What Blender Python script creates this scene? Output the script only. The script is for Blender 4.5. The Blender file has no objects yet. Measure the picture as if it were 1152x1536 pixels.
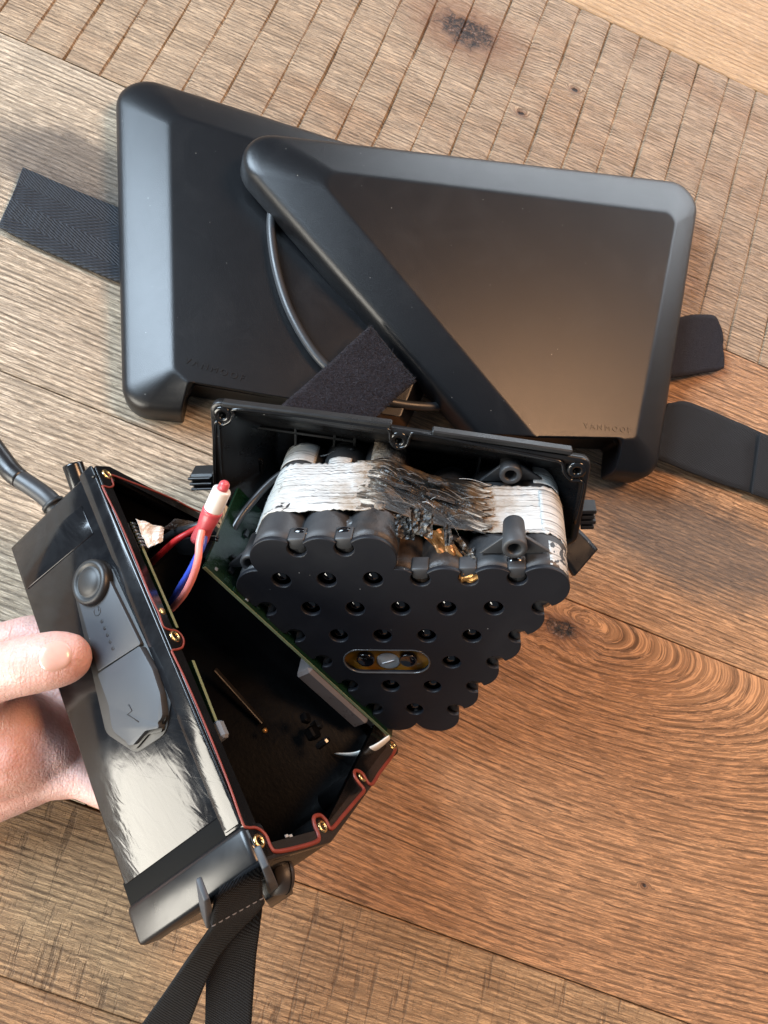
import bpy, bmesh, math, random
import numpy as np
from mathutils import Matrix, Vector
from mathutils.bvhtree import BVHTree

random.seed(7); rng = np.random.default_rng(7)
sc = bpy.context.scene
C = sc.collection
R_ = math.radians

# ------------------------------------------------------------------ camera
FPX, CX, CY, HCAM = 1153.0, 576.0, 768.0, 405.0        # photo pixels, millimetres
up = np.array([.18, .25, .951]); up /= np.linalg.norm(up)
wx = np.array([1., 0, 0]) - up[0]*up; wx /= np.linalg.norm(wx)
WR = np.stack([wx, np.cross(up, wx), up])              # camera axes -> world axes
CAMP = np.array([0, 0, HCAM])
cd = bpy.data.cameras.new('camera'); cam = bpy.data.objects.new('camera', cd); C.objects.link(cam)
cd.sensor_fit = 'VERTICAL'; cd.sensor_height = 36; cd.lens = 36*FPX/1536
cd.clip_start = .01; cd.clip_end = 50
m4 = Matrix(WR.tolist()).to_4x4(); m4.translation = (0, 0, HCAM/1000); cam.matrix_world = m4
sc.camera = cam
sc.render.resolution_x, sc.render.resolution_y = 768, 1024

# ------------------------------------------------------------------ light
w = bpy.data.worlds.new('World'); sc.world = w; w.use_nodes = True
w.node_tree.nodes['Background'].inputs[0].default_value = (.66, .80, 1.0, 1)
w.node_tree.nodes['Background'].inputs[1].default_value = .17
def area(name, az, el, dist, sx, sy, power, col, tgt=(.05, .1, .03), spread=180):
    l = bpy.data.lights.new(name, 'AREA'); l.shape = 'RECTANGLE'; l.size = sx; l.size_y = sy
    l.energy = power; l.color = col; l.spread = R_(spread)
    o = bpy.data.objects.new(name, l); C.objects.link(o)
    d = Vector((math.cos(R_(az))*math.cos(R_(el)), math.sin(R_(az))*math.cos(R_(el)), math.sin(R_(el))))
    o.location = Vector(tgt) + d*dist
    o.rotation_euler = d.to_track_quat('Z', 'Y').to_euler()
    return o
area('window_light', 215, 13, 1.7, 1.10, .86, 46, (1.0, .94, .82))
area('sky_window_light', 152, 36, 1.8, 1.0, .9, 76, (.68, .84, 1.0))
area('warm_room_light', 20, 56, 1.6, .50, .50, 25, (1.0, .56, .29))
area('far_low_fill', 52, 9, 2.3, 2.4, .62, 34, (.84, .92, 1.0))  # added lamp, source unseen, for low reflections on the cover bevels
sc.view_settings.view_transform = 'Standard'; sc.view_settings.look = 'None'
sc.view_settings.exposure = .14; sc.view_settings.gamma = 1; sc.view_settings.use_curve_mapping = False
sc.cycles.use_denoising = True
sc.cycles.max_bounces = 8

# ------------------------------------------------------------------ geometry helpers (mm)
class Frame:
    def __init__(s, o, Rm): s.o = np.array(o, float); s.R = np.array(Rm, float)     # world mm, columns = axes
    def bp(s, px, py, z=0.):
        r = WR @ np.array([(px-CX)/FPX, -(py-CY)/FPX, -1.]); n = s.R[:, 2]
        t = (n @ (s.o + z*n - CAMP))/(n @ r); return s.R.T @ (CAMP + t*r - s.o)
    def w(s, p): return s.R @ np.array(p, float) + s.o
    def loc(s, p): return s.R.T @ (np.array(p, float) - s.o)
    def mat(s):
        m = Matrix(s.R.tolist()).to_4x4(); m.translation = Vector((s.o/1000).tolist()); return m
FLOOR = Frame((0, 0, 0), np.eye(3))
def ph(px, py, h): return FLOOR.bp(px, py, h)                    # pixel + height over the floor
def pd(px, py, d): return WR @ (np.array([(px-CX)/FPX, -(py-CY)/FPX, -1.])*d) + CAMP   # pixel + distance along the view

def mesh(name, V, F, smooth=True, uv=None):
    me = bpy.data.meshes.new(name)
    me.from_pydata([tuple(float(c)*.001 for c in v) for v in V], [], [list(map(int, f)) for f in F])
    if uv is not None:
        l = me.uv_layers.new(name='UVMap')
        for lp in me.loops: l.data[lp.index].uv = uv[lp.vertex_index]
    if smooth: me.polygons.foreach_set('use_smooth', [True]*len(me.polygons))
    me.update(); return me
def fixn(me):
    b = bmesh.new(); b.from_mesh(me); bmesh.ops.recalc_face_normals(b, faces=b.faces); b.to_mesh(me); b.free(); return me
def grid(P, closed_u=False, thick=0., name='g', uvscale=None, smooth=True):
    P = np.array(P, float); n, m = P.shape[:2]
    V = P.reshape(-1, 3); F = []
    for i in range(n-1+(1 if closed_u else 0)):
        for j in range(m-1):
            a = i*m+j; b = ((i+1) % n)*m+j; F.append((a, a+1, b+1, b))
    du = np.linalg.norm(np.diff(P[:, m//2], axis=0), axis=1).cumsum(); du = np.concatenate([[0], du])
    dv = np.concatenate([[0], np.linalg.norm(np.diff(P[n//2], axis=0), axis=1).cumsum()])
    uv = [(du[i]*.001, dv[j]*.001) for i in range(n) for j in range(m)]
    if thick:
        N = np.zeros_like(P)
        gu = np.gradient(P, axis=0); gv = np.gradient(P, axis=1); N = np.cross(gu, gv)
        N /= (np.linalg.norm(N, axis=2, keepdims=True)+1e-9)
        V2 = (P - N*thick).reshape(-1, 3); k = len(V); V = np.concatenate([V, V2]); uv = uv+uv
        F2 = [tuple(k+q for q in f[::-1]) for f in F]
        edge = [i*m for i in range(n)] + [(n-1)*m+j for j in range(1, m)] + [i*m+m-1 for i in range(n-2, -1, -1)] + [j for j in range(m-2, 0, -1)]
        F3 = [(edge[q], edge[(q+1) % len(edge)], edge[(q+1) % len(edge)]+k, edge[q]+k) for q in range(len(edge))]
        F = F+F2+F3
    me = mesh(name, V, F, smooth, uv)
    return fixn(me)
def loft(rings, cap0=False, cap1=False, name='l', smooth=True):
    n = len(rings[0]); V = [p for r in rings for p in r]; F = []
    for k in range(len(rings)-1):
        for i in range(n):
            j = (i+1) % n; F.append((k*n+i, k*n+j, (k+1)*n+j, (k+1)*n+i))
    if cap0: F.append(list(range(n))[::-1])
    if cap1: F.append([(len(rings)-1)*n+i for i in range(n)])
    return fixn(mesh(name, V, F, smooth))
def spline(pts, n=8):
    P = np.array(pts, float); out = []
    for i in range(len(P)-1):
        p0 = P[max(i-1, 0)]; p1 = P[i]; p2 = P[i+1]; p3 = P[min(i+2, len(P)-1)]
        for t in np.linspace(0, 1, n, endpoint=False):
            out.append(.5*((2*p1)+(p2-p0)*t+(2*p0-5*p1+4*p2-p3)*t*t+(3*p1-p0-3*p2+p3)*t**3))
    out.append(P[-1]); return np.array(out)
def tube(pts, r, seg=12, closed=False, name='t', flat=1., cap=True):
    P = np.array(pts, float); n = len(P); rr = np.full(n, r, float) if np.isscalar(r) else np.array(r, float)
    T = np.gradient(P, axis=0)
    if closed: T = np.roll(P, -1, 0)-np.roll(P, 1, 0)
    T /= np.linalg.norm(T, axis=1, keepdims=True)+1e-12
    a = np.array([0, 0, 1.]) if abs(T[0, 2]) < .9 else np.array([1., 0, 0])
    N = np.cross(T[0], a); N /= np.linalg.norm(N); rings = []
    for i in range(n):
        N = N-(N@T[i])*T[i]; N /= np.linalg.norm(N); B = np.cross(T[i], N)
        rings.append([P[i]+rr[i]*(math.cos(q)*N+flat*math.sin(q)*B) for q in np.linspace(0, 2*math.pi, seg, endpoint=False)])
    if closed: rings.append(rings[0])
    return loft(rings, cap and not closed, cap and not closed, name)
def lathe(prof, seg=24, name='la', o=(0, 0, 0), ax=(0, 0, 1)):
    o = np.array(o, float); ax = np.array(ax, float); ax /= np.linalg.norm(ax)
    t = np.array([1., 0, 0]) if abs(ax[0]) < .9 else np.array([0, 1., 0])
    X = np.cross(ax, t); X /= np.linalg.norm(X); Y = np.cross(ax, X)
    rings = [[o+ax*z+r*(math.cos(q)*X+math.sin(q)*Y) for q in np.linspace(0, 2*math.pi, seg, endpoint=False)] for r, z in prof]
    return loft(rings, True, True, name)
def prism(poly, z0, z1, bev=0., name='p', seg=2, smooth=True):
    """poly 2d list; extruded z0->z1 with a bevelled top"""
    b = bmesh.new(); P = [tuple(map(float, p)) for p in poly]; n = len(P)
    lo = [b.verts.new((x*.001, y*.001, z0*.001)) for x, y in P]; hi = [b.verts.new((x*.001, y*.001, z1*.001)) for x, y in P]
    b.faces.new(lo[::-1]); top = b.faces.new(hi)
    for i in range(n): b.faces.new((lo[i], lo[(i+1) % n], hi[(i+1) % n], hi[i]))
    bmesh.ops.recalc_face_normals(b, faces=b.faces)
    if bev: bmesh.ops.bevel(b, geom=list(b.edges), offset=bev*.001, segments=seg, affect='EDGES', profile=.5, clamp_overlap=True)
    me = bpy.data.meshes.new(name); b.to_mesh(me); b.free()
    me.polygons.foreach_set('use_smooth', [smooth and bev > 0]*len(me.polygons)); me.update()
    return me
def box(c, s, bev=.3, name='b', rot=None):
    """centre c, size s, optional 3x3 rotation (columns)"""
    me = prism([(-s[0]/2, -s[1]/2), (s[0]/2, -s[1]/2), (s[0]/2, s[1]/2), (-s[0]/2, s[1]/2)], -s[2]/2, s[2]/2, bev, name, 1, False)
    Rm = np.eye(3) if rot is None else np.array(rot)
    for v in me.vertices: v.co = Vector((Rm @ np.array(v.co) + np.array(c)*.001).tolist())
    me.update(); return me
def plate(outer, holes, th, bev=.25, z=0., name='plate'):
    cu = bpy.data.curves.new(name, 'CURVE'); cu.dimensions = '2D'; cu.fill_mode = 'BOTH'
    cu.extrude = max(th*.5-bev, .01)*.001; cu.bevel_depth = bev*.001; cu.bevel_resolution = 1
    for L in [outer]+holes:
        s = cu.splines.new('POLY'); s.points.add(len(L)-1); s.use_cyclic_u = True
        for i, p in enumerate(L): s.points[i].co = (p[0]*.001, p[1]*.001, 0, 1)
    o = bpy.data.objects.new(name, cu); C.objects.link(o)
    me = bpy.data.meshes.new_from_object(o.evaluated_get(bpy.context.evaluated_depsgraph_get()))
    bpy.data.objects.remove(o); bpy.data.curves.remove(cu)
    for v in me.vertices: v.co.z += z*.001
    me.materials.clear(); me.update(); return me
def circle(c, r, n=20): return [(c[0]+r*math.cos(q), c[1]+r*math.sin(q)) for q in np.linspace(0, 2*math.pi, n, endpoint=False)]
def fillet(cs, rs, n=6):
    out = []; k = len(cs)
    for i in range(k):
        p = np.array(cs[i][:2], float); a = np.array(cs[i-1][:2], float)-p; b = np.array(cs[(i+1) % k][:2], float)-p
        la, lb = np.linalg.norm(a), np.linalg.norm(b); a /= la; b /= lb
        th = math.acos(max(-1, min(1, float(a@b)))); r = min(rs[i], .48*min(la, lb)*math.tan(th/2))
        d = r/math.tan(th/2); bis = a+b; bis /= np.linalg.norm(bis); ce = p+bis*r/math.sin(th/2)
        s = p+a*d-ce; e = p+b*d-ce; a0 = math.atan2(s[1], s[0]); a1 = math.atan2(e[1], e[0]); da = (a1-a0+math.pi) % (2*math.pi)-math.pi
        for t in np.linspace(0, 1, n+1): out.append(ce+r*np.array([math.cos(a0+da*t), math.sin(a0+da*t)]))
    return np.array(out)
def inset(poly, d):
    P = np.array(poly, float); n = len(P); out = []
    A = .5*sum(P[i-1][0]*P[i][1]-P[i][0]*P[i-1][1] for i in range(n)); s = 1 if A > 0 else -1
    for i in range(n):
        e1 = P[i]-P[i-1]; e2 = P[(i+1) % n]-P[i]; e1 /= np.linalg.norm(e1)+1e-9; e2 /= np.linalg.norm(e2)+1e-9
        n1 = s*np.array([-e1[1], e1[0]]); n2 = s*np.array([-e2[1], e2[0]]); b = n1+n2; b /= np.linalg.norm(b)+1e-9
        out.append(P[i]+b*d/max(.35, float(b@n1)))
    return np.array(out)

# ------------------------------------------------------------------ object helpers
def obj(name, me, mat=None, parent=None, label=None):
    o = bpy.data.objects.new(name, me); C.objects.link(o)
    if mat is not None and me is not None: me.materials.clear(); me.materials.append(mat)
    if parent is not None: o.parent = parent
    if label: o['label'] = label
    return o
def thing(name, label, cat, frame, group=None):
    o = bpy.data.objects.new(name, None); C.objects.link(o); o.empty_display_size = .01
    o.matrix_world = frame.mat() if isinstance(frame, Frame) else frame
    o['label'] = label; o['category'] = cat
    if group: o['group'] = group
    return o
def solo(name, me, mat, label=None, cat=None, group=None, kind=None):
    co = np.array([v.co[:] for v in me.vertices]); c = co.mean(0); c[2] = co[:, 2].min()
    for v in me.vertices: v.co -= Vector(c)
    me.update(); o = obj(name, me, mat); o.location = Vector(c)
    if label: o['label'] = label; o['category'] = cat
    if group: o['group'] = group
    if kind: o['kind'] = kind
    return o
def frame_at(pts): return Frame(np.mean(np.array(pts), 0), np.eye(3))
def sub(frame, pts): return [np.array(p)-frame.o for p in pts]

# ------------------------------------------------------------------ material helpers
class NT:
    def __init__(s, name):
        s.m = bpy.data.materials.new(name); s.m.use_nodes = True; s.t = s.m.node_tree
        s.b = s.t.nodes['Principled BSDF']; s.co = None
    def n(s, typ, **k):
        x = s.t.nodes.new(typ)
        for a, v in k.items(): setattr(x, a, v)
        return x
    def ln(s, a, b): s.t.links.new(a, b)
    def put(s, sock, v):
        if isinstance(v, bpy.types.NodeSocket): s.ln(v, sock)
        elif isinstance(v, (tuple, list)) and len(v) == 3 and sock.type == 'RGBA': sock.default_value = (*v, 1)
        else: sock.default_value = v
    def math(s, op, a, b=None, c=None, clamp=False):
        x = s.n('ShaderNodeMath', operation=op, use_clamp=clamp)
        for i, v in enumerate((a, b, c)):
            if v is not None: s.put(x.inputs[i], v)
        return x.outputs[0]
    def coord(s, kind='Object'):
        if s.co is None: s.co = s.n('ShaderNodeTexCoord')
        return s.co.outputs[kind]
    def sep(s, v):
        x = s.n('ShaderNodeSeparateXYZ'); s.ln(v, x.inputs[0]); return x.outputs
    def vec(s, x, y, z=0.):
        c = s.n('ShaderNodeCombineXYZ')
        for i, v in enumerate((x, y, z)): s.put(c.inputs[i], v)
        return c.outputs[0]
    def noise(s, v, scale=1., detail=3., rough=.55, dist=0.):
        x = s.n('ShaderNodeTexNoise'); s.put(x.inputs['Vector'], v); x.inputs['Scale'].default_value = scale
        x.inputs['Detail'].default_value = detail; x.inputs['Roughness'].default_value = rough; x.inputs['Distortion'].default_value = dist
        return x.outputs['Fac']
    def ramp(s, f, stops):
        x = s.n('ShaderNodeValToRGB'); s.put(x.inputs[0], f); e = x.color_ramp.elements
        while len(e) < len(stops): e.new(.5)
        for i, (p, c) in enumerate(stops):
            e[i].position = p; e[i].color = (*c, 1) if isinstance(c, (tuple, list)) else (c, c, c, 1)
        return x.outputs[0]
    def map(s, f, a, b, c=0., d=1.):
        x = s.n('ShaderNodeMapRange'); x.clamp = True
        for i, v in enumerate((f, a, b, c, d)): s.put(x.inputs[i], v)
        return x.outputs[0]
    def mix(s, f, a, b, mode='MIX'):
        x = s.n('ShaderNodeMix', data_type='RGBA', blend_type=mode)
        s.put(x.inputs[0], f); s.put(x.inputs[6], a); s.put(x.inputs[7], b); return x.outputs[2]
    def bump(s, h, dist, strength=1., prev=None):
        x = s.n('ShaderNodeBump'); s.put(x.inputs['Height'], h); x.inputs['Distance'].default_value = dist; s.put(x.inputs['Strength'], strength)
        if prev is not None: s.ln(prev, x.inputs['Normal'])
        return x.outputs[0]
    def out(s, col=None, rough=None, metal=None, normal=None, spec=None, **k):
        for nm, v in (('Base Color', col), ('Roughness', rough), ('Metallic', metal), ('Normal', normal), ('Specular IOR Level', spec)):
            if v is not None: s.put(s.b.inputs[nm], v)
        for nm, v in k.items(): s.put(s.b.inputs[nm.replace('_', ' ')], v)
        return s.m
MATS = {}
def plain(name, col, rough=.5, metal=0., grain=0., gscale=3000., smudge=0., var=0., spec=.5, dust=0., **k):
    """one-colour surface with fine relief, smudged gloss and a little colour drift"""
    if name in MATS: return MATS[name]
    t = NT(name); v = t.coord(); c = col; r = rough; nrm = None
    if var: c = t.mix(t.noise(v, 90, 4), tuple(x*(1-var) for x in col), tuple(min(1, x*(1+var)) for x in col))
    if smudge: r = t.map(t.noise(v, 45, 5, .65, .6), .35, .7, max(.02, rough-smudge), rough+smudge)
    if grain: nrm = t.bump(t.noise(v, gscale, 2), grain*.001)
    if dust:
        vz = t.n('ShaderNodeTexVoronoi'); t.put(vz.inputs['Vector'], v); vz.inputs['Scale'].default_value = 210
        big = t.math('GREATER_THAN', t.sep(vz.outputs['Color'])[0], 1-dust)
        sp_ = t.math('MULTIPLY', t.math('LESS_THAN', vz.outputs['Distance'], t.math('MULTIPLY', t.sep(vz.outputs['Color'])[1], .055)), big)
        hz = t.map(t.noise(v, 26, 6, .7, 1.), .52, .78, 0., .012)
        c = t.mix(hz, c, (.45, .45, .45)); c = t.mix(t.math('MULTIPLY', sp_, .55), c, (.5, .5, .48))
    MATS[name] = t.out(c, r, metal, nrm, spec, **k); return MATS[name]

# ------------------------------------------------------------------ floor of oak planks
def wood(name, light, mid, dark, seed, ring=(1300., .5), centre=None, cross=0., knots=(), patches=(), warm=None, pore=.82, wave=1.):
    t = NT(name); X, Y, Z = t.sep(t.coord())
    xs = t.math('ADD', X, seed*3.71); ys = t.math('ADD', Y, seed*1.37)
    wv = t.noise(t.vec(t.math('MULTIPLY', xs, 11.), t.math('MULTIPLY', ys, 24.), seed), 1, 4, .6)
    wl = t.noise(t.vec(t.math('MULTIPLY', xs, 3.), t.math('MULTIPLY', ys, 7.), seed+4), 1, 2)
    d_all = None
    for kx, ky, kr in knots:                                   # knots push the grain round themselves
        dx = t.math('MULTIPLY', t.math('SUBTRACT', X, kx), .6); dy = t.math('SUBTRACT', Y, ky)
        d = t.math('SQRT', t.math('ADD', t.math('MULTIPLY', dx, dx), t.math('MULTIPLY', dy, dy)))
        d = t.math('DIVIDE', t.math('ADD', d, t.math('MULTIPLY', t.math('SUBTRACT', t.noise(t.vec(X, Y, 3.), 120, 4), .5), kr*1.3)), kr)
        d_all = d if d_all is None else t.math('MINIMUM', d_all, d)
    if centre:
        cx0, cy0, asp = centre
        dx = t.math('MULTIPLY', t.math('SUBTRACT', X, cx0), asp); dy = t.math('SUBTRACT', Y, cy0)
        base = t.math('SQRT', t.math('ADD', t.math('MULTIPLY', dx, dx), t.math('MULTIPLY', dy, dy)))
    else: base = ys
    if d_all is not None: base = t.math('ADD', base, t.map(d_all, .6, 3.0, .006, 0.))
    base = t.math('ADD', base, t.math('ADD', t.math('MULTIPLY', wv, .0030*wave), t.math('MULTIPLY', wl, .010*wave)))
    rg = t.math('MULTIPLY_ADD', t.math('SINE', t.math('MULTIPLY', base, ring[0])), .5, .5)
    rl = t.noise(t.vec(t.math('MULTIPLY', xs, 4.), t.math('MULTIPLY', base, 130.), seed+1), 1, 3, .6)      # uneven width of the rings
    rg = t.math('MULTIPLY', t.math('POWER', rg, 1.6), t.map(rl, .3, .6, .3, 1.))
    # pores: short dark slits that follow the rings
    po = t.noise(t.vec(t.math('MULTIPLY', xs, 40.), t.math('MULTIPLY', base, 820.), seed), 1, 5, .72, .12)
    po2 = t.noise(t.vec(t.math('MULTIPLY', xs, 100.), t.math('MULTIPLY', base, 2300.), seed+9), 1, 3, .7, .1)
    pm = t.map(po, .505, .55); pm2 = t.map(po2, .50, .55)
    tone = t.noise(t.vec(t.math('MULTIPLY', xs, 7.), t.math('MULTIPLY', base, 45.), seed+2), 1, 5, .6)
    blot = t.noise(t.vec(xs, ys, seed), 16, 4, .6)
    col = t.mix(t.map(tone, .32, .68), light, mid)
    col = t.mix(t.map(blot, .45, .75, 0., .45), col, mid)
    if warm: col = t.mix(t.map(t.noise(t.vec(t.math('MULTIPLY', xs, 9.), t.math('MULTIPLY', ys, 26.), seed+7), 1, 4), .50, .70, 0., .9), col, warm)
    col = t.mix(t.math('MULTIPLY', rg, ring[1]), col, dark)
    pores = t.math('MULTIPLY', t.math('MAXIMUM', pm, t.math('MULTIPLY', pm2, .7)), t.math('MULTIPLY_ADD', rg, .4, .6))
    grit = t.noise(t.vec(xs, ys, seed), 1500, 2, .7)
    col = t.mix(t.map(grit, .35, .7, 0., .28), col, tuple(c*1.2 for c in light))
    col = t.mix(t.math('MULTIPLY', pores, pore), col, tuple(c*.42 for c in dark))
    h = t.math('SUBTRACT', t.math('MULTIPLY', po2, .5), pores)
    if cross:
        cw = t.noise(t.vec(t.math('MULTIPLY', t.math('ADD', xs, t.math('MULTIPLY', ys, .12)), 260.), t.math('MULTIPLY', ys, 22.), seed+5), 1, 4, .7)
        cm = t.math('MULTIPLY', t.map(cw, .57, .64), cross)
        cw2 = t.noise(t.vec(t.math('MULTIPLY', xs, 700.), t.math('MULTIPLY', ys, 90.), seed+6), 1, 2, .6)
        cm = t.math('MAXIMUM', cm, t.math('MULTIPLY', t.map(cw2, .58, .7), cross*.5))
        col = t.mix(t.math('MULTIPLY', cm, .6), col, tuple(c*.5 for c in dark)); h = t.math('SUBTRACT', h, cm)
    for px_, py_, rx_, ry_, amt in patches:                     # darker grey patches with ragged edges
        dx = t.math('DIVIDE', t.math('SUBTRACT', X, px_), rx_); dy = t.math('DIVIDE', t.math('SUBTRACT', Y, py_), ry_)
        d = t.math('SQRT', t.math('ADD', t.math('MULTIPLY', dx, dx), t.math('MULTIPLY', dy, dy)))
        d = t.math('ADD', d, t.math('MULTIPLY', t.math('SUBTRACT', t.noise(t.vec(t.math('MULTIPLY', X, 40.), t.math('MULTIPLY', Y, 90.), 2.), 1, 6, .7), .5), 1.1))
        k = t.map(d, .6, 1.1, amt, 0.)
        col = t.mix(k, col, t.mix(.78, col, (.075, .062, .053)))
    if d_all is not None:
        col = t.mix(t.map(d_all, 1., 2.6, .7, 0.), col, (.17, .075, .036))
        vz = t.n('ShaderNodeTexVoronoi', feature='DISTANCE_TO_EDGE'); t.put(vz.inputs['Vector'], t.vec(X, Y, t.math('MULTIPLY', t.noise(t.vec(X, Y, 1.), 90, 3), .01))); vz.inputs['Scale'].default_value = 130
        crack = t.math('MULTIPLY', t.map(vz.outputs['Distance'], .01, .05, .8, 0.), t.map(d_all, .7, 1.25, 1., 0.))
        col = t.mix(t.map(d_all, .62, 1.12, .97, 0.), col, t.ramp(t.noise(t.vec(X, Y, 0.), 330, 4, .7), [(.40, (.006, .005, .005)), (.50, (.045, .024, .015)), (.60, (.14, .068, .036)), (.70, (.20, .19, .19))]))
        col = t.mix(crack, col, (.006, .005, .004))
        h = t.math('SUBTRACT', h, t.math('ADD', t.map(d_all, .4, 1.1, 2.5, 0.), crack))
    nb = t.bump(h, .00034)
    return t.out(col, t.map(pores, 0, 1, .48, .75), 0., nb, .30)
TH = R_(-20); PX = np.array([math.cos(TH), math.sin(TH), 0]); PY = np.array([-math.sin(TH), math.cos(TH), 0])
FL = Frame((0, 0, 0), np.stack([PX, PY, np.array([0, 0, 1.])], 1))
def fp(px, py): q = FL.bp(px, py, 0); return q[0]/1000, q[1]/1000
floor_me = box((100, 150, -24), (1900, 1700, 10), 0)
floor = obj('floor', floor_me, plain('subfloor', (.03, .025, .02), .8)); floor.matrix_world = FL.mat(); floor['kind'] = 'structure'
kn1 = fp(700, 46); kn2 = fp(842, 944); kn3 = fp(966, 1328); pa1 = fp(1040, 815); pa2 = fp(105, 255); pa3 = fp(150, 1200)
XJ3 = fp(560, 480)[0]*1000; XJ4 = fp(285, 860)[0]*1000      # invented joints under covers and case, where the painted window light stops
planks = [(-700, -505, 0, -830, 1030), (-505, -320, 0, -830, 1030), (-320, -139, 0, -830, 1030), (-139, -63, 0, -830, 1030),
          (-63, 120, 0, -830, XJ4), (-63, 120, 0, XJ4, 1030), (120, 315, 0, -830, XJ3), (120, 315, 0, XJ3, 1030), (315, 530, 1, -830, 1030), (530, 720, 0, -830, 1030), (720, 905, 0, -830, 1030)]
wm = [wood('oak_a', (.42, .27, .16), (.31, .19, .11), (.10, .055, .030), 11, (2200, .5)),
      wood('oak_b', (.42, .27, .16), (.31, .19, .11), (.10, .055, .030), 13, (2200, .5)),
      wood('oak_worn', (.43, .250, .125), (.31, .170, .080), (.11, .055, .027), 1, (2300, .45), cross=.6),
      wood('oak_sawn', (.47, .290, .150), (.35, .203, .100), (.12, .062, .031), 2, (2200, .5), cross=.9),
      wood('oak_cool_lit', (.55, .455, .34), (.43, .34, .24), (.105, .076, .052), 8, (1900, .5), wave=.8),  # cool window light put into this left board's colour
      wood('oak_brown', (.50, .268, .132), (.37, .183, .084), (.075, .036, .018), 3, (2000, .30), centre=(fp(872, 930)[0], fp(872, 930)[1], .36), knots=[(kn2[0], kn2[1], .0055), (kn3[0], kn3[1], .0009)], wave=.75),
      wood('oak_pale_lit', (.54, .44, .325), (.42, .33, .23), (.11, .080, .055), 4, (2100, .6), patches=[(pa2[0], pa2[1], .055, .030, .95)]),  # left half of the row, paled in its colour for window light
      wood('oak_mixed', (.54, .315, .165), (.42, .230, .115), (.090, .047, .025), 14, (2200, .45), patches=[(pa1[0], pa1[1], .085, .034, .95)]),
      wood('oak_kerfed', (.47, .355, .24), (.345, .245, .155), (.085, .056, .036), 5, (2500, .30), knots=[(kn1[0], kn1[1], .0130), (fp(781, 170)[0], fp(781, 170)[1], .0016), (fp(862, 135)[0], fp(862, 135)[1], .0014)], warm=(.35, .215, .118), pore=.8, wave=.35),
      wood('oak_light', (.56, .385, .215), (.47, .31, .165), (.27, .16, .080), 6, (1500, .4), centre=(fp(1190, -60)[0]-.02, fp(1190, -60)[1]+.03, .16), pore=.55),
      wood('oak_c', (.42, .27, .16), (.31, .19, .11), (.10, .055, .030), 17, (2200, .5))]
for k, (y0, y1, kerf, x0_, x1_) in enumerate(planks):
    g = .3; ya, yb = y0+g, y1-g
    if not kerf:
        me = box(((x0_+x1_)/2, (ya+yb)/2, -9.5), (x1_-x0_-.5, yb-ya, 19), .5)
    else:                                                          # saw kerfs cut across the board
        xs = [-830.]; zs = [(0, 0)]
        x = -820.+6
        ks = np.arange(-220-25*23.5, 1000, 23.5)
        prof = []
        for x0 in ks:
            j = random.uniform(-1.2, 1.2); dp = random.uniform(1.0, 1.9); wd = random.uniform(1.0, 1.6)
            prof += [(x0+j-wd*3.2, 0), (x0+j-wd*.9, -dp*.28), (x0+j-wd*.45, -dp*.9), (x0+j, -dp), (x0+j+wd*.35, -dp*.8), (x0+j+wd*.6, 0)]
        ny = 26; P = []
        for (x, z) in [(-832, 0)]+prof+[(1030, 0)]:
            row = []
            for q in np.linspace(0, 1, ny):
                y = ya+(yb-ya)*q; e = 1.0 if 0 < q < 1 else 0
                row.append((x+.5*math.sin(y*.021+x*.004)+.10*math.sin(y*.37+x), y, z*(1+.35*math.sin(y*.09+x*.7))))
            P.append(row)
        me = grid(P, thick=19., smooth=False)
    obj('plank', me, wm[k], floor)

# ------------------------------------------------------------------ shared plastics and fabrics
M_COVER = plain('cover_plastic', (.0032, .0036, .0046), .34, 0, .075, 2300, .012, .10, .42, .45)
M_GLOSS = plain('case_plastic', (.006, .0062, .0066), .16, 0, 0, 1, .09)
M_DULL = plain('housing_plastic', (.006, .0062, .0068), .33, 0, .02, 2500, .10, 0, .4, .5)
M_RIB = plain('rib_plastic', (.012, .0125, .013), .34, 0, .02, 2500, .08)
M_PLATE = plain('plate_plastic', (.0070, .0080, .0110), .50, 0, .03, 2400, .06, .12, .3, .55)
M_CARRIER = plain('carrier_plastic', (.030, .031, .033), .52, 0, .03, 1800, .08, .25)
M_RUBBER = plain('rubber', (.030, .035, .042), .55, 0, .015, 2600, .07, .10, .5, .3)
M_RUBBERD = plain('dark_rubber', (.010, .0105, .011), .48, 0, .015, 2600, .06)
M_CABLE = plain('cable_jacket', (.024, .026, .029), .42, 0, .015, 2600, .08)
M_BRASS = plain('brass', (.72, .50, .22), .28, 1., .06, 900, .1)
M_STEEL = plain('steel', (.62, .62, .60), .30, 1., .05, 900, .12)
M_GASKET = plain('red_gasket', (.17, .024, .012), .5, 0, .03, 1500, .08, .35)
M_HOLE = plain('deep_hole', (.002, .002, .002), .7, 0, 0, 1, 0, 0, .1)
M_PCB = plain('pcb_green', (.0035, .015, .0075), .24, 0, .14, 420, .12, .6)
M_PCBE = plain('pcb_edge', (.16, .19, .10), .5, 0, .05, 600, 0, .4)
M_SILVER = plain('module_grey', (.13, .118, .115), .36, .1, .05, 400, .1, .25)
M_FOIL = plain('foil_tape', (.62, .62, .58), .26, .0, .5, 120, .12, .4)
M_RED = plain('red_sleeve', (.44, .065, .075), .34, 0, .05, 700, .1, .25, Subsurface_Weight=.25, Subsurface_Radius=(.004, .001, .001), Subsurface_Scale=1.)
M_WRED = plain('red_wire', (.42, .020, .020), .35, 0, .02, 900, .08)
M_WPINK = plain('pink_wire', (.85, .26, .22), .42, 0, .02, 900, .08, .15)
M_WBLUE = plain('blue_wire', (.05, .09, .50), .42, 0, .02, 900, .08, .15)
M_WBLACK = plain('black_wire', (.010, .010, .011), .35, 0, .02, 900, .08)
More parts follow.
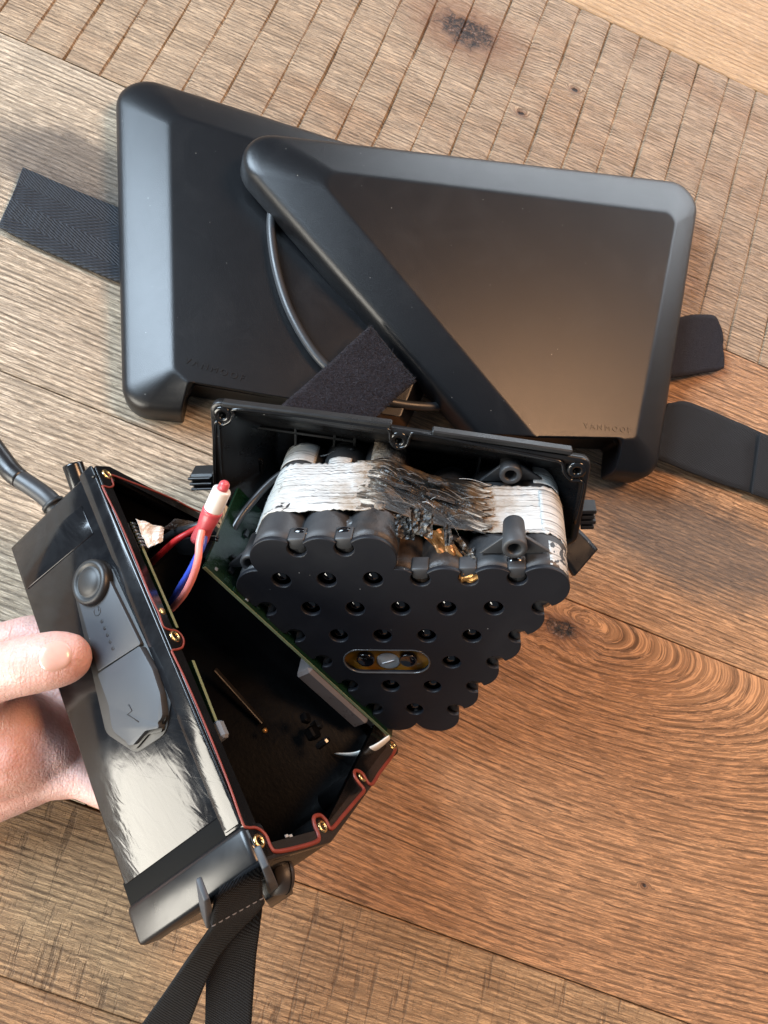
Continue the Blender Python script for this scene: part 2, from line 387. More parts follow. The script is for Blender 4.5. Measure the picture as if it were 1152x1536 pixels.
M_GOLD = plain('gold_foil', (.42, .22, .07), .42, .7, .5, 260, .15, .5)
M_AMBER = plain('amber_film', (.30, .125, .012), .16, 0, .08, 160, .1, .4)
M_WDISC = plain('white_disc', (.34, .34, .33), .45, 0, .03, 800, .05, .1)
M_GREENCELL = plain('cell_wrap', (.020, .10, .045), .3, 0, .02, 900, .1)
M_LETTER = plain('moulded_lettering', (.0055, .0057, .0064), .36, 0, 0, 1, 0)

def webbing(name, col, rough=.62, rib=1400., herring=0.):
    t = NT(name); U, V, _ = t.sep(t.coord('UV'))
    if herring:
        k = t.math('ABSOLUTE', t.math('SUBTRACT', t.math('FRACT', t.math('DIVIDE', V, herring)), .5))
        f = t.math('ADD', t.math('MULTIPLY', U, rib*1.5), t.math('MULTIPLY', k, herring*rib*2.8))
        a = t.math('SINE', f); b = t.math('SINE', t.math('MULTIPLY', V, rib*3.1))
        h = t.math('ADD', t.math('MULTIPLY', a, .6), t.math('MULTIPLY', b, .25))
    else:
        a = t.math('SINE', t.math('MULTIPLY', U, rib*3.2)); b = t.math('SINE', t.math('MULTIPLY', V, rib*3.0))
        h = t.math('MULTIPLY', a, b)
    h = t.math('ADD', h, t.math('MULTIPLY', t.noise(t.coord(), 2600, 3), .9))
    c = t.mix(t.map(h, -.3, 1.1), tuple(x*.3 for x in col), tuple(x*2.2 for x in col))
    c = t.mix(t.map(t.noise(t.coord(), 60, 4), .4, .75, 0, .4), c, tuple(x*1.7 for x in col))
    return t.out(c, rough, 0, t.bump(h, .00034), .22, Sheen_Weight=.02, Sheen_Roughness=.4)
M_WEB1 = webbing('herringbone_webbing', (.011, .013, .017), .55, 1150., .024)
M_WEB2 = webbing('plain_webbing', (.010, .010, .011), .7, 1700.)
M_WEB3 = webbing('soft_webbing', (.0013, .0016, .0024), .9, 1150.)
def fuzz_mat():
    t = NT('velcro_loop'); n1 = t.noise(t.coord(), 1300, 5, .75, .8)
    c = t.mix(t.map(n1, .35, .7), (.004, .004, .006), (.030, .026, .034))
    return t.out(c, .9, 0, t.bump(n1, .0011), .15, Sheen_Weight=.06)
M_FUZZ = fuzz_mat(); M_PILE = plain('velcro_pile', (.022, .019, .024), .8, 0, 0, 1, 0, .5)

# ------------------------------------------------------------------ the two moulded covers
def text_mesh(s, width, h=.25, space=1.5):
    cu = bpy.data.curves.new('lettering', 'FONT'); cu.body = s; cu.size = .01; cu.extrude = h*.0005; cu.space_character = space; cu.align_x = 'CENTER'; cu.align_y = 'CENTER'; cu.offset = 0.
    o = bpy.data.objects.new('lettering', cu); C.objects.link(o)
    me = bpy.data.meshes.new_from_object(o.evaluated_get(bpy.context.evaluated_depsgraph_get()))
    bpy.data.objects.remove(o); me.materials.clear()
    xs = [v.co.x for v in me.vertices]; k = width*.001/(max(xs)-min(xs))
    for v in me.vertices: v.co.x *= k; v.co.y *= k
    me.update(); return me
def cover(frame, outer, orad, inner, irad, skirt, label, txt, floorclip=None):
    """outer: silhouette corners (pixels, traced where the slope meets the skirt); inner: crease corners of the flat face"""
    t = thing('battery_cover', label, 'cover', frame, 'moulded battery covers')
    o2 = [frame.bp(x, y, -13)[:2] for x, y in outer]; i2 = [frame.bp(x, y, 0)[:2] for x, y in inner]
    O = fillet(o2, orad, 12); I = fillet(i2, irad, 12)
    prof = [(-.10, .0), (0, -.02), (.03, -.12), (.07, -.42), (.12, -.95), (.5, -5.2), (.80, -8.9), (.88, -10.1), (.94, -11.4), (.98, -13.2), (1., -15.4), (1.004, -18), (1.004, -skirt+1), (.99, -skirt)]
    cen = I.mean(0); rings = []
    for s, z in prof:
        if s < 0: ring = inset(I, .8)
        else: ring = I+(O-I)*s
        rings.append([(x, y, z) for x, y in ring])
    inn = [[(x, y, z) for x, y in inset(O, 2.6)] for z in (-skirt, -14.)] + [[(x, y, -5.) for x, y in inset(I, 1.)]]
    V = [p for r in rings+inn for p in r]; n = len(O); F = [list(range(n))]
    K = len(rings)+len(inn)
    for k in range(K-1):
        for i in range(n):
            j = (i+1) % n; F.append((k*n+i, (k+1)*n+i, (k+1)*n+j, k*n+j))
    F.append([(K-1)*n+i for i in range(n)])
    me = fixn(mesh('cover_shell', V, F)); obj('shell', me, M_COVER, t)
    (x0, y0), (x1, y1) = txt
    a, b = frame.bp(x0, y0, 0), frame.bp(x1, y1, 0); wdt = np.linalg.norm(b-a)
    tm = obj('lettering', text_mesh('VANMOOF', wdt, .4), M_LETTER, t)
    ang = math.atan2(b[1]-a[1], b[0]-a[0]); m = Matrix.Rotation(ang, 4, 'Z'); m.translation = Vector(((a+b)/2*.001).tolist())+Vector((0, 0, .0001)); tm.matrix_local = m
    return t
LC_H = 27.
FLC = Frame((*ph(300, 400, LC_H)[:2], LC_H), np.eye(3))
cover(FLC, [(172, 103), (790, 300), (610, 640), (281, 579), (273, 622), (183, 612)], [18, 14, 2, 2.5, 1.5, 15],
      [(256, 172), (720, 318), (600, 626), (292, 574), (281, 572), (262, 552)], [6, 8, 2, 2, 2, 6], 26,
      'black moulded cover lying flat under the other cover, bluish light on its sloping side', ((277, 541), (366, 568)))
a_, b_, c_ = ph(420, 260, 57), ph(1040, 300, 33), ph(985, 690, 34)
ex = b_-a_; ex /= np.linalg.norm(ex); nz = np.cross(c_-b_, b_-a_); nz /= np.linalg.norm(nz); nz = nz if nz[2] > 0 else -nz
RC_F = Frame(ph(800, 450, 45), np.stack([ex, np.cross(nz, ex), nz], 1)); RC_F.o = b_-ex*100+np.cross(nz, ex)*(-50)
cover(RC_F, [(312, 190), (1052, 276), (984, 718), (919, 711), (923, 664), (712, 652)], [17, 17, 14, 1.5, 2.5, 2],
      [(472, 256), (1014, 322), (953, 655), (936, 657), (926, 657), (806, 655)], [7, 6, 4, 2, 2, 2], 26,
      'black moulded cover with a diagonal ridge lying across the other cover', ((876, 639), (946, 646)))

# ------------------------------------------------------------------ straps and cables lying about
def strap(name, label, left, right, mat, thick=1.4, n=10, m=14, cat='strap', group=None, hem=None, bow=0.):
    L = spline(left, n); Rr = spline(right, n); P = []
    for i in range(len(L)):
        row = []
        for j in range(m):
            s = j/(m-1); q = L[i]*(1-s)+Rr[i]*s; q = q+np.array([0, 0, bow*math.sin(i*.35)*.5+.12*math.sin(i*1.7+j)])
            if hem and i in hem: q = q+np.array([0, 0, .5])
            row.append(q)
        P.append(row)
    return P
def add_strap(name, label, P, mat, thick=1.4, cat='strap', group=None, seams=(), seam_mat=None, pile=0, pile_h=1.3):
    fr = frame_at([p for r in P for p in r]); fr.o[2] = min(p[2] for r in P for p in r)
    t = thing(name, label, cat, fr, group); P = np.array(P)-fr.o
    me = grid(P, thick=thick); 
    obj('webbing', me, mat, t)
    for i, j0, j1 in seams:                                       # stitched rows: individual stitches in one seam
        V = []; F = []
        row = P[i]; pts = spline(row, 6); gu = np.gradient(P, axis=0)[i].mean(0); gv = row[-1]-row[0]; nn = np.cross(gu, gv); nn /= np.linalg.norm(nn); nn = nn if nn[2] > 0 else -nn
        d = np.linalg.norm(np.diff(pts, axis=0), axis=1).sum(); k = int(d/2.0); tt = np.linspace(.03, .97, k)
        gu = gu/np.linalg.norm(gu)*.3; gvn = gv/np.linalg.norm(gv)*.75
        for q in tt:
            p = row[0]+gv*q+nn*.15; b = len(V)
            V += [p-gvn-gu, p+gvn-gu, p+gvn+gu, p-gvn+gu, p-gvn*.6+nn*.35, p+gvn*.6+nn*.35]
            F += [(b, b+1, b+5, b+4), (b+3, b+4, b+5, b+2), (b, b+4, b+3), (b+1, b+2, b+5)]
        obj('seam', mesh('seam', V, F, False), seam_mat or M_WEB2, t)
    if pile:
        V = []; F = []; n_, m_ = P.shape[:2]
        gu = np.gradient(P, axis=0); gv = np.gradient(P, axis=1); N = np.cross(gu, gv); N /= np.linalg.norm(N, axis=2, keepdims=True)+1e-9
        if N[..., 2].mean() < 0: N = -N
        for _ in range(pile):
            i = rng.uniform(0, n_-1.001); j = rng.uniform(0, m_-1.001); a, b = int(i), int(j)
            p = P[a, b]*(1-(i-a))*(1-(j-b))+P[a+1, b]*(i-a)*(1-(j-b))+P[a, b+1]*(1-(i-a))*(j-b)+P[a+1, b+1]*(i-a)*(j-b)
            d = N[a, b]+rng.normal(0, .8, 3); d /= np.linalg.norm(d); s = np.cross(d, rng.normal(0, 1, 3)); s /= np.linalg.norm(s)
            e = rng.normal(0, 1, 3); h = pile_h*rng.uniform(.5, 1.2); k = len(V)
            V += [p-s*.08, p+s*.08, p+d*h*.6+e*.25+s*.06, p+d*h*.6+e*.25-s*.06, p+d*h+e*.8]
            F += [(k, k+1, k+2, k+3), (k+3, k+2, k+4)]
        q = obj('pile', mesh('pile', V, F, False), M_PILE, t); q['kind'] = 'stuff'
    return t
def sp(Lpx, Rpx, n=10, m=14, wob=.15):
    L = spline([ph(*p) for p in Lpx], n); Rr = spline([ph(*p) for p in Rpx], n)
    return [[L[i]*(1-j/(m-1))+Rr[i]*j/(m-1)+np.array([0, 0, wob*math.sin(i*.8+j*.5)]) for j in range(m)] for i in range(len(L))]
P = sp([(36, 254, 3), (60, 264, 2.6), (110, 286, 2.2), (180, 314, 2.4), (240, 336, 2.4)], [(-1, 342, 3), (40, 364, 2.6), (100, 392, 2.2), (172, 422, 2.4), (230, 444, 2.4)])
add_strap('webbing_strap', 'dark herringbone webbing strap end sticking out from under the flat cover', P, M_WEB1, 1.6, seams=[(6, 0, 1), (34, 0, 1)], group='straps of the battery bag')
P = sp([(1000, 606, 12), (1030, 604, 9), (1090, 628, 4), (1145, 652, 3), (1200, 676, 2)], [(970, 682, 12), (1010, 699, 8), (1075, 724, 4), (1135, 743, 3), (1190, 764, 2)])
add_strap('webbing_strap', 'smooth black webbing strap with a sewn fold leaving the ridged cover', P, M_WEB2, 1.5, seams=[(27, 0, 1)], group='straps of the battery bag')
P = sp([(1138, 651, 5.2), (1165, 661, 5), (1210, 680, 4.5)], [(1126, 741, 5.2), (1150, 749, 5), (1195, 766, 4.5)], 6)
add_strap('strap_end', 'thicker folded end sewn onto the smooth black webbing', P, M_WEB2, 1.8, seams=[(2, 0, 1)], cat='strap end')
P = sp([(1000, 482, 12), (1026, 475, 9), (1050, 473, 6), (1070, 476, 4), (1079, 492, 3.5), (1082, 512, 3)], [(990, 568, 12), (1012, 566, 9), (1035, 563, 6), (1060, 559, 4), (1075, 557, 3.5), (1084, 553, 3)], 6)
add_strap('fuzzy_tab', 'small fuzzy black hook-and-loop tab poking out beside the ridged cover', P, M_FUZZ, 1.6, cat='strap tab', pile=3500)
P = sp([(556, 488, 42), (530, 511, 41), (490, 548, 40), (440, 592, 39), (400, 628, 38)], [(624, 571, 42), (598, 593, 41), (570, 620, 40), (540, 648, 39), (500, 684, 38)], 8, 16)
add_strap('velcro_strap', 'fuzzy dark hook-and-loop strap laid over the flat cover behind the open tray', P, M_FUZZ, 2.0, pile=9000, seams=[(1, 0, 1)], seam_mat=M_WEB2, group='straps of the battery bag')
P = sp([(860, 790, 30), (876, 806, 28), (892, 824, 26)], [(830, 830, 30), (846, 846, 28), (858, 864, 26)], 6, 8, .03)
add_strap('plain_tab', 'square-cut black tab hanging out below the corner of the open tray', P, M_DULL, 3.0, cat='strap tab')
cab = spline([ph(420, 285, 33), ph(409, 310, 31), ph(407, 350, 30.6), ph(415, 405, 30.6), ph(432, 460, 30.6), ph(458, 510, 30.6), ph(488, 548, 30.8), ph(530, 580, 30), ph(580, 602, 28), ph(640, 610, 24), ph(668, 606, 20), ph(690, 590, 16)], 8)
solo('cable', tube(cab, 2.5, 14), M_CABLE, 'thin black cable curving over the flat cover', 'cable')

# ------------------------------------------------------------------ battery pack (its own frame: x right, y up the plate, z out of the plate)
RP = np.array([[.98793914, -.11177508, -.10715679], [.02211109, .78678133, -.61683567], [.15325582, .60702675, .77976354]])
KP = 19.1/19.5
PF = Frame(WR @ (np.array([-10.374, -54.552, -338.2455])*KP)+CAMP, WR @ RP)
p = 19.1; hh = p*.8660; bo = p*.2887
hole_rows = {0: [-1, 0], 1: [-1.5, -.5, .5, 1.5, 2.5, 3.5], 2: [-2, -1, 0, 1, 2, 3, 4], 3: [-1.5, -.5, .5, 1.5, 2.5, 3.5], 4: [-1, 0, 1, 2, 3], 5: [-.5, .5, 1.5, 2.5], 6: [0, 1, 2]}
holes = {(r, a): np.array([a*p, (3-r)*hh]) for r, l in hole_rows.items() for a in l}
cell_rows = {0: [-1.5, -.5, .5], 1: [-2, -1, 0, 1, 2, 3, 4], 2: [-1.5, -.5, .5, 1.5, 2.5, 3.5], 3: [-1, 0, 1, 2, 3], 4: [-.5, .5, 1.5, 2.5], 5: [0, 1, 2], 6: [.5, 1.5]}
cells = {(r, a): np.array([a*p, (3-r)*hh-bo]) for r, l in cell_rows.items() for a in l}
# boundary cells, counter-clockwise from the lower left
bd = [(6, .5), (6, 1.5), (5, 2), (4, 2.5), (3, 3), (2, 3.5), (1, 4), (1, 3), (1, 2), (1, 1), (0, .5), (0, -.5), (0, -1.5), (1, -2), (2, -1.5), (3, -1), (4, -.5), (5, 0)]
def scallop(r, notch=None, seg=7):
    out = []; n = len(bd); P = [cells[b] for b in bd]; X = []
    for i in range(n):
        a, b = P[i], P[(i+1) % n]; d = b-a; L = np.linalg.norm(d); nn = np.array([d[1], -d[0]])/L
        X.append((a+b)/2+nn*math.sqrt(max(.01, r*r-L*L/4)))
    for i in range(n):
        s, e = X[i-1]-P[i], X[i]-P[i]
        a0 = math.atan2(s[1], s[0]); a1 = math.atan2(e[1], e[0]); da = (a1-a0) % (2*math.pi)
        if da > 5.5: da -= 2*math.pi
        if notch is not None:
            hp = X[i-1]; 
        k = max(2, int(seg*abs(da)/1.0)+1)
        for q in np.linspace(0, 1, k, endpoint=False): out.append(P[i]+r*np.array([math.cos(a0+da*q), math.sin(a0+da*q)]))
    return np.array(out)
def scallop_notched(r, rh, seg=9):
    """outline of the front plate: lobes round the cells, bites where a vent hole meets the edge"""
    base = scallop(r, seg=14); edge = [h for h in holes.values()]
    out = []
    for q in base:
        for h in edge:
            d = q-h; L = np.linalg.norm(d)
            if L < rh: break
        else: out.append(q)
    # insert hole arcs where points were removed
    res = []; n = len(out)
    for i in range(n):
        a, b = out[i], out[(i+1) % n]; res.append(a)
        if np.linalg.norm(a-b) > 3.0:
            for h in edge:
                if np.linalg.norm(h-(a+b)/2) < rh*1.15:
                    a0 = math.atan2(*(a-h)[::-1]); a1 = math.atan2(*(b-h)[::-1]); da = (a1-a0) % (2*math.pi)-2*math.pi     # clockwise, through the plate
                    for t in np.linspace(0, 1, 12): res.append(h+rh*np.array([math.cos(a0+da*t), math.sin(a0+da*t)]))
                    break
    return res
pack = thing('battery_pack', 'burnt battery pack of cells with a black perforated plate and charred white tape', 'battery', PF)
RH = 4.35
OUT = scallop_notched(10.5, RH)
def inside(poly, q):
    c = False; n = len(poly)
    for i in range(n):
        a, b = poly[i], poly[i-1]
        if (a[1] > q[1]) != (b[1] > q[1]) and q[0] < (b[0]-a[0])*(q[1]-a[1])/(b[1]-a[1])+a[0]: c = not c
    return c
base_out = scallop(10.5, seg=14)
full = {k: h for k, h in holes.items() if min(np.linalg.norm(np.array(base_out)-h, axis=1)) > RH+.3 and inside(base_out, h)}
slot_c = (holes[(4, 0)]+holes[(4, 1)])/2
slot = [np.array([slot_c[0]+(11.6 if math.cos(q) > 0 else -11.6)+7.9*math.cos(q), slot_c[1]+7.9*math.sin(q)]) for q in np.linspace(-math.pi/2+.001, 1.5*math.pi-.001, 36)]
hl = [circle(h, RH, 22) for k, h in full.items() if k not in ((4, 0), (4, 1))]+[slot]
obj('end_plate', plate(OUT, hl, 2.2, .35, -1.1), M_PLATE, pack)
# glossy plugs seen in the vent holes
plug_me = lathe([(.02, -.3), (.9, -.42), (1.8, -.8), (2.6, -1.5), (3.2, -2.4), (3.5, -3.2), (4.5, -3.5), (4.6, -5.5)][::-1], 20)
M_PLUG = plain('plug_gloss', (.003, .003, .004), .06, 0, .08, 700, .03, Coat_Weight=.6)
for k, h in holes.items():
    o = obj('vent_plug', plug_me if k not in ((2, 4),) else plug_me, M_PLUG, pack); o.location = (h[0]*.001, h[1]*.001, -.0009 if k in full else -.0022)
    o.rotation_euler = (random.uniform(-.15, .15), random.uniform(-.15, .15), random.uniform(0, 6))
# window with amber film
obj('amber_film', prism(inset(np.array(slot), -1.), -3.2, -2.6, 0), M_AMBER, pack)
obj('slot_lip', tube([(q[0], q[1], -.2) for q in inset(np.array(slot), .35)], .45, 8, True), plain('clear_lip', (.05, .05, .05), .12, 0, .1, 300, .05), pack)
obj('label_disc', lathe([(5.2, -2.7), (5.2, -2.4), (4.9, -2.3)], 28, o=(slot_c[0]+.3, slot_c[1]-2.2, 0)), M_WDISC, pack)
obj('label_dash', tube([(slot_c[0]-2.4, slot_c[1]-3.6, -2.2), (slot_c[0]+3.0, slot_c[1]-1.4, -2.2)], .28, 6), plain('white_print', (.8, .8, .8), .5), pack)
for s in (-1, 1): obj('plug_skirt', lathe([(4.0, -2.9), (4.0, -.6), (3.7, -.3), (3.2, -.8)], 22, o=(*(slot_c+np.array([s*p/2, 0])), 0)), M_PLUG, pack)
# cells
cell_me = lathe([(8.6, -67), (9.1, -66.5), (9.1, -9.0), (8.6, -8.5)], 16)
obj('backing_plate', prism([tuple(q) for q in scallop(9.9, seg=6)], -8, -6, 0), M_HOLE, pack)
for k, c in cells.items():
    o = obj('cell', cell_me, M_GREENCELL, pack); o.location = (c[0]*.001, c[1]*.001, 0)
# carriers: scalloped holders round the cells, with burn stains
def carrier_mat():
    t = NT('burnt_carrier'); X, Y, Z = t.sep(t.coord()); n = t.noise(t.coord(), 70, 5, .65)
    d = t.math('ABSOLUTE', t.math('SUBTRACT', X, .026)); k = t.map(t.math('ADD', d, t.math('MULTIPLY', t.math('SUBTRACT', n, .5), .03)), .012, .036, 1, 0)
    c = t.mix(t.noise(t.coord(), 160, 4), (.020, .021, .023), (.042, .043, .045))
    c = t.mix(k, c, t.ramp(t.noise(t.coord(), 130, 5), [(.35, (.007, .006, .006)), (.6, (.030, .021, .016)), (.75, (.075, .045, .024))]))
    return t.out(c, t.map(n, .3, .7, .38, .62), 0, t.bump(t.noise(t.coord(), 220, 5, .7), .0005, t.map(k, 0, 1, .25, 1.)), .45)
M_BCAR = carrier_mat()
def shell(r, z0, z1, ins=1.6, jitter=0.):
    a = scallop(r, seg=8); ring = lambda rr, z: [(q[0], q[1], z) for q in rr]
    b = inset(a, ins)
    zs = np.linspace(z0, z1, 6)
    rings = [ring(b, z0)]+[ring(a, z) for z in zs]+[ring(b, z1)]
    V = [q for rr in rings for q in rr]; n = len(a); F = []
    for k in range(len(rings)):
        for i in range(n): F.append((k*n+i, k*n+(i+1) % n, ((k+1) % len(rings))*n+(i+1) % n, ((k+1) % len(rings))*n+i))
    return fixn(mesh('shell', V, F))
obj('front_carrier', shell(10.8, -2.4, -24, 3.6), M_BCAR, pack)
obj('rear_carrier', shell(10.05, -50, -69, 3.0), M_BCAR, pack)
obj('rear_plate', prism([tuple(q) for q in scallop(10.2, seg=6)], -71, -69, 0), M_PLATE, pack)
# carrier tabs that hook into the edge holes
for k in ((0, -1), (0, 0), (1, 1.5), (1, 2.5), (1, 3.5)):
    h = holes[k]; pts = [(h[0]-3.3, h[1]-.6), (h[0]-1.6, h[1]-1.5), (h[0]+1.6, h[1]-1.5), (h[0]+3.3, h[1]-.6), (h[0]+3.5, h[1]+4.2), (h[0]-3.5, h[1]+4.2)]
    obj('tab', prism(pts, -9, -1.2 if k != (1, 2.5) else -1.6, .7), M_CARRIER, pack)
h = holes[(1, 2.5)]
def crumple(pts, n, amp, seed, scale=.35):
    """crumpled sheet spanning four corners"""
    r = np.random.default_rng(seed); a, b, c, d = [np.array(q, float) for q in pts]; N = np.cross(b-a, d-a); N /= np.linalg.norm(N)
    ph_ = r.uniform(0, 6.28, 8); fr = r.uniform(.6, 2.4, 8); P = []
    for i in range(n):
        row = []
        for j in range(n):
            u, v = i/(n-1), j/(n-1); q = a*(1-u)*(1-v)+b*u*(1-v)+c*u*v+d*(1-u)*v
            z = sum(math.sin(6.28*(fr[m]*u*math.cos(ph_[m])+fr[m]*v*math.sin(ph_[m]))+ph_[m]*3) for m in range(8))/3+r.normal(0, .25)
            row.append(q+N*amp*z+r.normal(0, amp*.12, 3))
        P.append(row)
    return grid(P, thick=.12, smooth=False)
obj('gold_contact', crumple([(h[0]-3.9, h[1]-3.6, -1.4), (h[0]+3.9, h[1]-3.6, -1.4), (h[0]+3.6, h[1]+1, -1.6), (h[0]-3.6, h[1]+1, -1.6)], 9, .35, 5), M_GOLD, pack, 'gold-coloured contact in an edge hole')
# bosses with gussets
def boss(c, z0, z1, r=4.9):
    b = obj('boss', lathe([(2.6, z0-9), (2.6, z0-.4), (3.0, z0), (r-.4, z0), (r, z0-.5), (r-.5, z1)][::-1] if False else [(r-.6, z1), (r, z0-.6), (r-.4, z0), (2.9, z0), (2.6, z0-.5), (2.5, z0-9)], 26, o=(c[0], c[1], 0)), M_CARRIER, pack)
    obj('bore', lathe([(2.55, z0-9.2), (2.55, z0-8.8)], 16, o=(c[0], c[1], 0)), M_HOLE, b)
    for s in (-1, 1):
        zc = z0-6; g = [(c[0]+s*(r-1), c[1]+2.2), (c[0]+s*(r+9), c[1]-6.3), (c[0]+s*(r-1), c[1]-6.5)]
        obj('gusset', prism(g if s > 0 else g[::-1], zc-1.0, zc+1.0, .4), M_CARRIER, b)
bc = PF.bp(772, 824, -3); boss(bc[:2], -3, -19)
b2 = PF.bp(764, 722, -53); boss((bc[0]-.5, bc[1]-.8), -53, -68)
b3 = PF.bp(376, 846, -3); boss(b3[:2], -3, -19, 4.6)

# tape wrapped round the pack: clean at both ends, charred between
def tape_mat():
    t = NT('glass_tape'); U, V, _ = t.sep(t.coord('UV')); X, Y, Z = t.sep(t.coord())
    n = t.noise(t.coord(), 95, 5, .65); st = t.noise(t.vec(t.math('MULTIPLY', U, 22.), t.math('MULTIPLY', V, 950.), 1.), 1, 3, .6)
    st2 = t.noise(t.vec(t.math('MULTIPLY', U, 60.), t.math('MULTIPLY', V, 2600.), 3.), 1, 2, .6)
    c = t.mix(t.map(st2, .35, .65), (.38, .38, .36), (.64, .64, .61))
    c = t.mix(t.map(st, .56, .61, 0, .8), c, (.045, .045, .047))
    cr = t.noise(t.vec(t.math('MULTIPLY', U, 200.), t.math('MULTIPLY', V, 75.), 7.), 1, 4, .7)
    left = t.map(X, -.012, .004, 1, 0)
    c = t.mix(t.math('MULTIPLY', t.map(cr, .64, .67, 0, .8), left), c, (.03, .03, .03))
    c = t.mix(t.map(t.noise(t.coord(), 40, 4), .5, .75, 0, .5), c, (.42, .37, .28))
    d = t.math('SUBTRACT', t.math('ADD', X, t.math('MULTIPLY', t.math('SUBTRACT', n, .5), .045)), .031)
    d = t.math('ABSOLUTE', d)
    k1 = t.map(d, .024, .040, 1, 0); k2 = t.map(d, .016, .026, 1, 0)
    c = t.mix(t.math('MULTIPLY', k1, .75), c, (.20, .115, .045))
    c = t.mix(k2, c, t.ramp(t.noise(t.vec(t.math('MULTIPLY', U, 70.), t.math('MULTIPLY', V, 500.), 4.), 1, 5, .7), [(.38, (.006, .006, .006)), (.55, (.035, .030, .027)), (.66, (.16, .14, .12)), (.8, (.42, .36, .28))]))
    hgt = t.math('ADD', st2, t.math('MULTIPLY', n, t.math('MULTIPLY', k2, 3.)))
    return t.out(c, t.map(k2, 0, 1, .33, .5), 0, t.bump(hgt, .0006), .5)
M_TAPE = tape_mat()
def arcpts(c, r, a0, a1, n): return [(c[0]+r*math.cos(R_(q)), c[1]+r*math.sin(R_(q))) for q in np.linspace(a0, a1, n)]
def band(path, z0, z1, nz=12, noise=.25, seed=1, wob=0., thick=.35, fray=0.):
    r = np.random.default_rng(seed); P = np.array(path); L = np.concatenate([[0], np.linalg.norm(np.diff(P, axis=0), axis=1).cumsum()]); out = []
    ns = max(12, int(L[-1]/1.3))
    for s in np.linspace(0, L[-1], ns):
        x = np.interp(s, L, P[:, 0]); y = np.interp(s, L, P[:, 1]); row = []
        for j in range(nz):
            v = j/(nz-1); z = z0+(z1-z0)*v
            row.append((x, y+r.normal(0, noise)*.5+wob*math.sin(s*.23+v*5), z+r.normal(0, fray) if j in (0, nz-1) else z))
        out.append(row)
    return grid(out, thick=thick)
c_ = cells
left_path = arcpts(c_[(1, -2)], 10.9, 205, 150, 5)+arcpts(c_[(0, -1.5)], 11.0, 150, 92, 6)+arcpts(c_[(0, .5)], 11.0, 90, 62, 4)
obj('tape', band(left_path, -18, -52, 22, .42, 3, .22, fray=.35), M_TAPE, pack)
right_path = [(46, cells[(1, 2)][1]+12.4), (56, cells[(1, 3)][1]+11.6)]+arcpts(c_[(1, 4)], 11.2, 92, -30, 12)+arcpts(c_[(2, 3.5)], 11.0, -20, -35, 2)
obj('tape', band(right_path, -21, -53, 22, .34, 4, .18, fray=.3), M_TAPE, pack)
obj('tape', band(arcpts(c_[(1, 4)], 11.5, 84, -25, 10), -22.5, -50, 12, .1, 5), M_TAPE, pack)
obj('tape', band(arcpts(c_[(1, 4)], 10.85, 72, -38, 10), -2.6, -17, 10, .12, 6), M_TAPE, pack)
for key, a0, a1, z0, z1 in (((0, -1.5), 150, 48, -56, -70), ((0, .5), 118, 30, -55, -70.5), ((0, -.5), 118, 60, -52.5, -57), ((1, 4), 95, 20, -56, -70)):
    obj('tape', band(arcpts(c_[key], 10.9, a0, a1, 10), z0, z1, 10, .15, int(abs(a0))), M_TAPE, pack)
# the burnt middle stretch: sagging charred band, torn layers and hundreds of loose fibres
def char_mat():
    t = NT('charred_tape'); U, V, _ = t.sep(t.coord('UV')); X, Y, Z = t.sep(t.coord())
    sl = t.math('ADD', Z, t.math('MULTIPLY', X, -.28))
    n = t.noise(t.vec(t.math('MULTIPLY', X, 75.), t.math('MULTIPLY', sl, 480.), 4.), 1, 5, .7, .5); b = t.noise(t.coord(), 110, 5, .65)
    e = t.map(t.math('ABSOLUTE', t.math('SUBTRACT', X, .030)), .010, .029, 0., .22)       # ashier towards the clean tape
    c = t.ramp(t.math('ADD', n, e), [(.42, (.004, .004, .004)), (.57, (.014, .012, .010)), (.66, (.07, .055, .040)), (.78, (.45, .42, .36))])
    c = t.mix(t.map(b, .52, .66, 0, .7), c, (.085, .042, .014))
    return t.out(c, t.map(n, .35, .7, .45, .18), 0, t.bump(n, .0006), .5)
M_CHAR = char_mat()
def vnoise(seed, nx=64, ny=64):
    g = np.random.default_rng(seed).uniform(-1, 1, (nx, ny))
    def f(x, y):
        x = np.asarray(x) % (nx-1); y = np.asarray(y) % (ny-1); i = np.floor(x).astype(int); j = np.floor(y).astype(int); a = x-i; b = y-j; a = a*a*(3-2*a); b = b*b*(3-2*b)
        return g[i, j]*(1-a)*(1-b)+g[i+1, j]*a*(1-b)+g[i, j+1]*(1-a)*b+g[i+1, j+1]*a*b
    return f
def charred(x0, x1, z0, z1, lift, seed, amp=1.5, nx=150, nz=70, taper=.25):
    """matted, melted tape: a sheet with ridges that run with the fibres, ragged at the edges"""
    f1, f2, f3 = vnoise(seed), vnoise(seed+1), vnoise(seed+2); P = []
    for i in range(nx):
        u = i/(nx-1); x = x0+(x1-x0)*u; row = []
        yb = np.interp(x, [-10, 8, 14, 22, 30, 40, 52, 60], [55.3, 55.3, 54.6, 50.5, 46.8, 43.2, 41.0, 40.0])
        for j in range(nz):
            v = j/(nz-1); zc = z0+(z1-z0)*v
            sk = v*9+u*7.5                                     # ridges slant across the band
            r1 = 1-abs(f1(u*5+3, sk*1.9)); r2 = 1-abs(f2(u*11, sk*4.7)); r3 = f3(u*26, sk*9)
            edge = min(1, 5*min(v, 1-v)); e2 = min(1, 7*min(u, 1-u))
            y = yb+lift*e2+amp*edge*e2*(1.0*r1*r1+.55*r2*r2+.28*r3)-.3
            z = zc+(1.6*f2(u*9, 7)+.9*f1(u*30, 3))*(v-.5)*2*taper*3+1.2*f3(u*4, v*6)
            row.append((x+.8*f2(v*20, u*3)*(1-e2)*4, y, z))
        P.append(row)
    return grid(P, thick=.4)
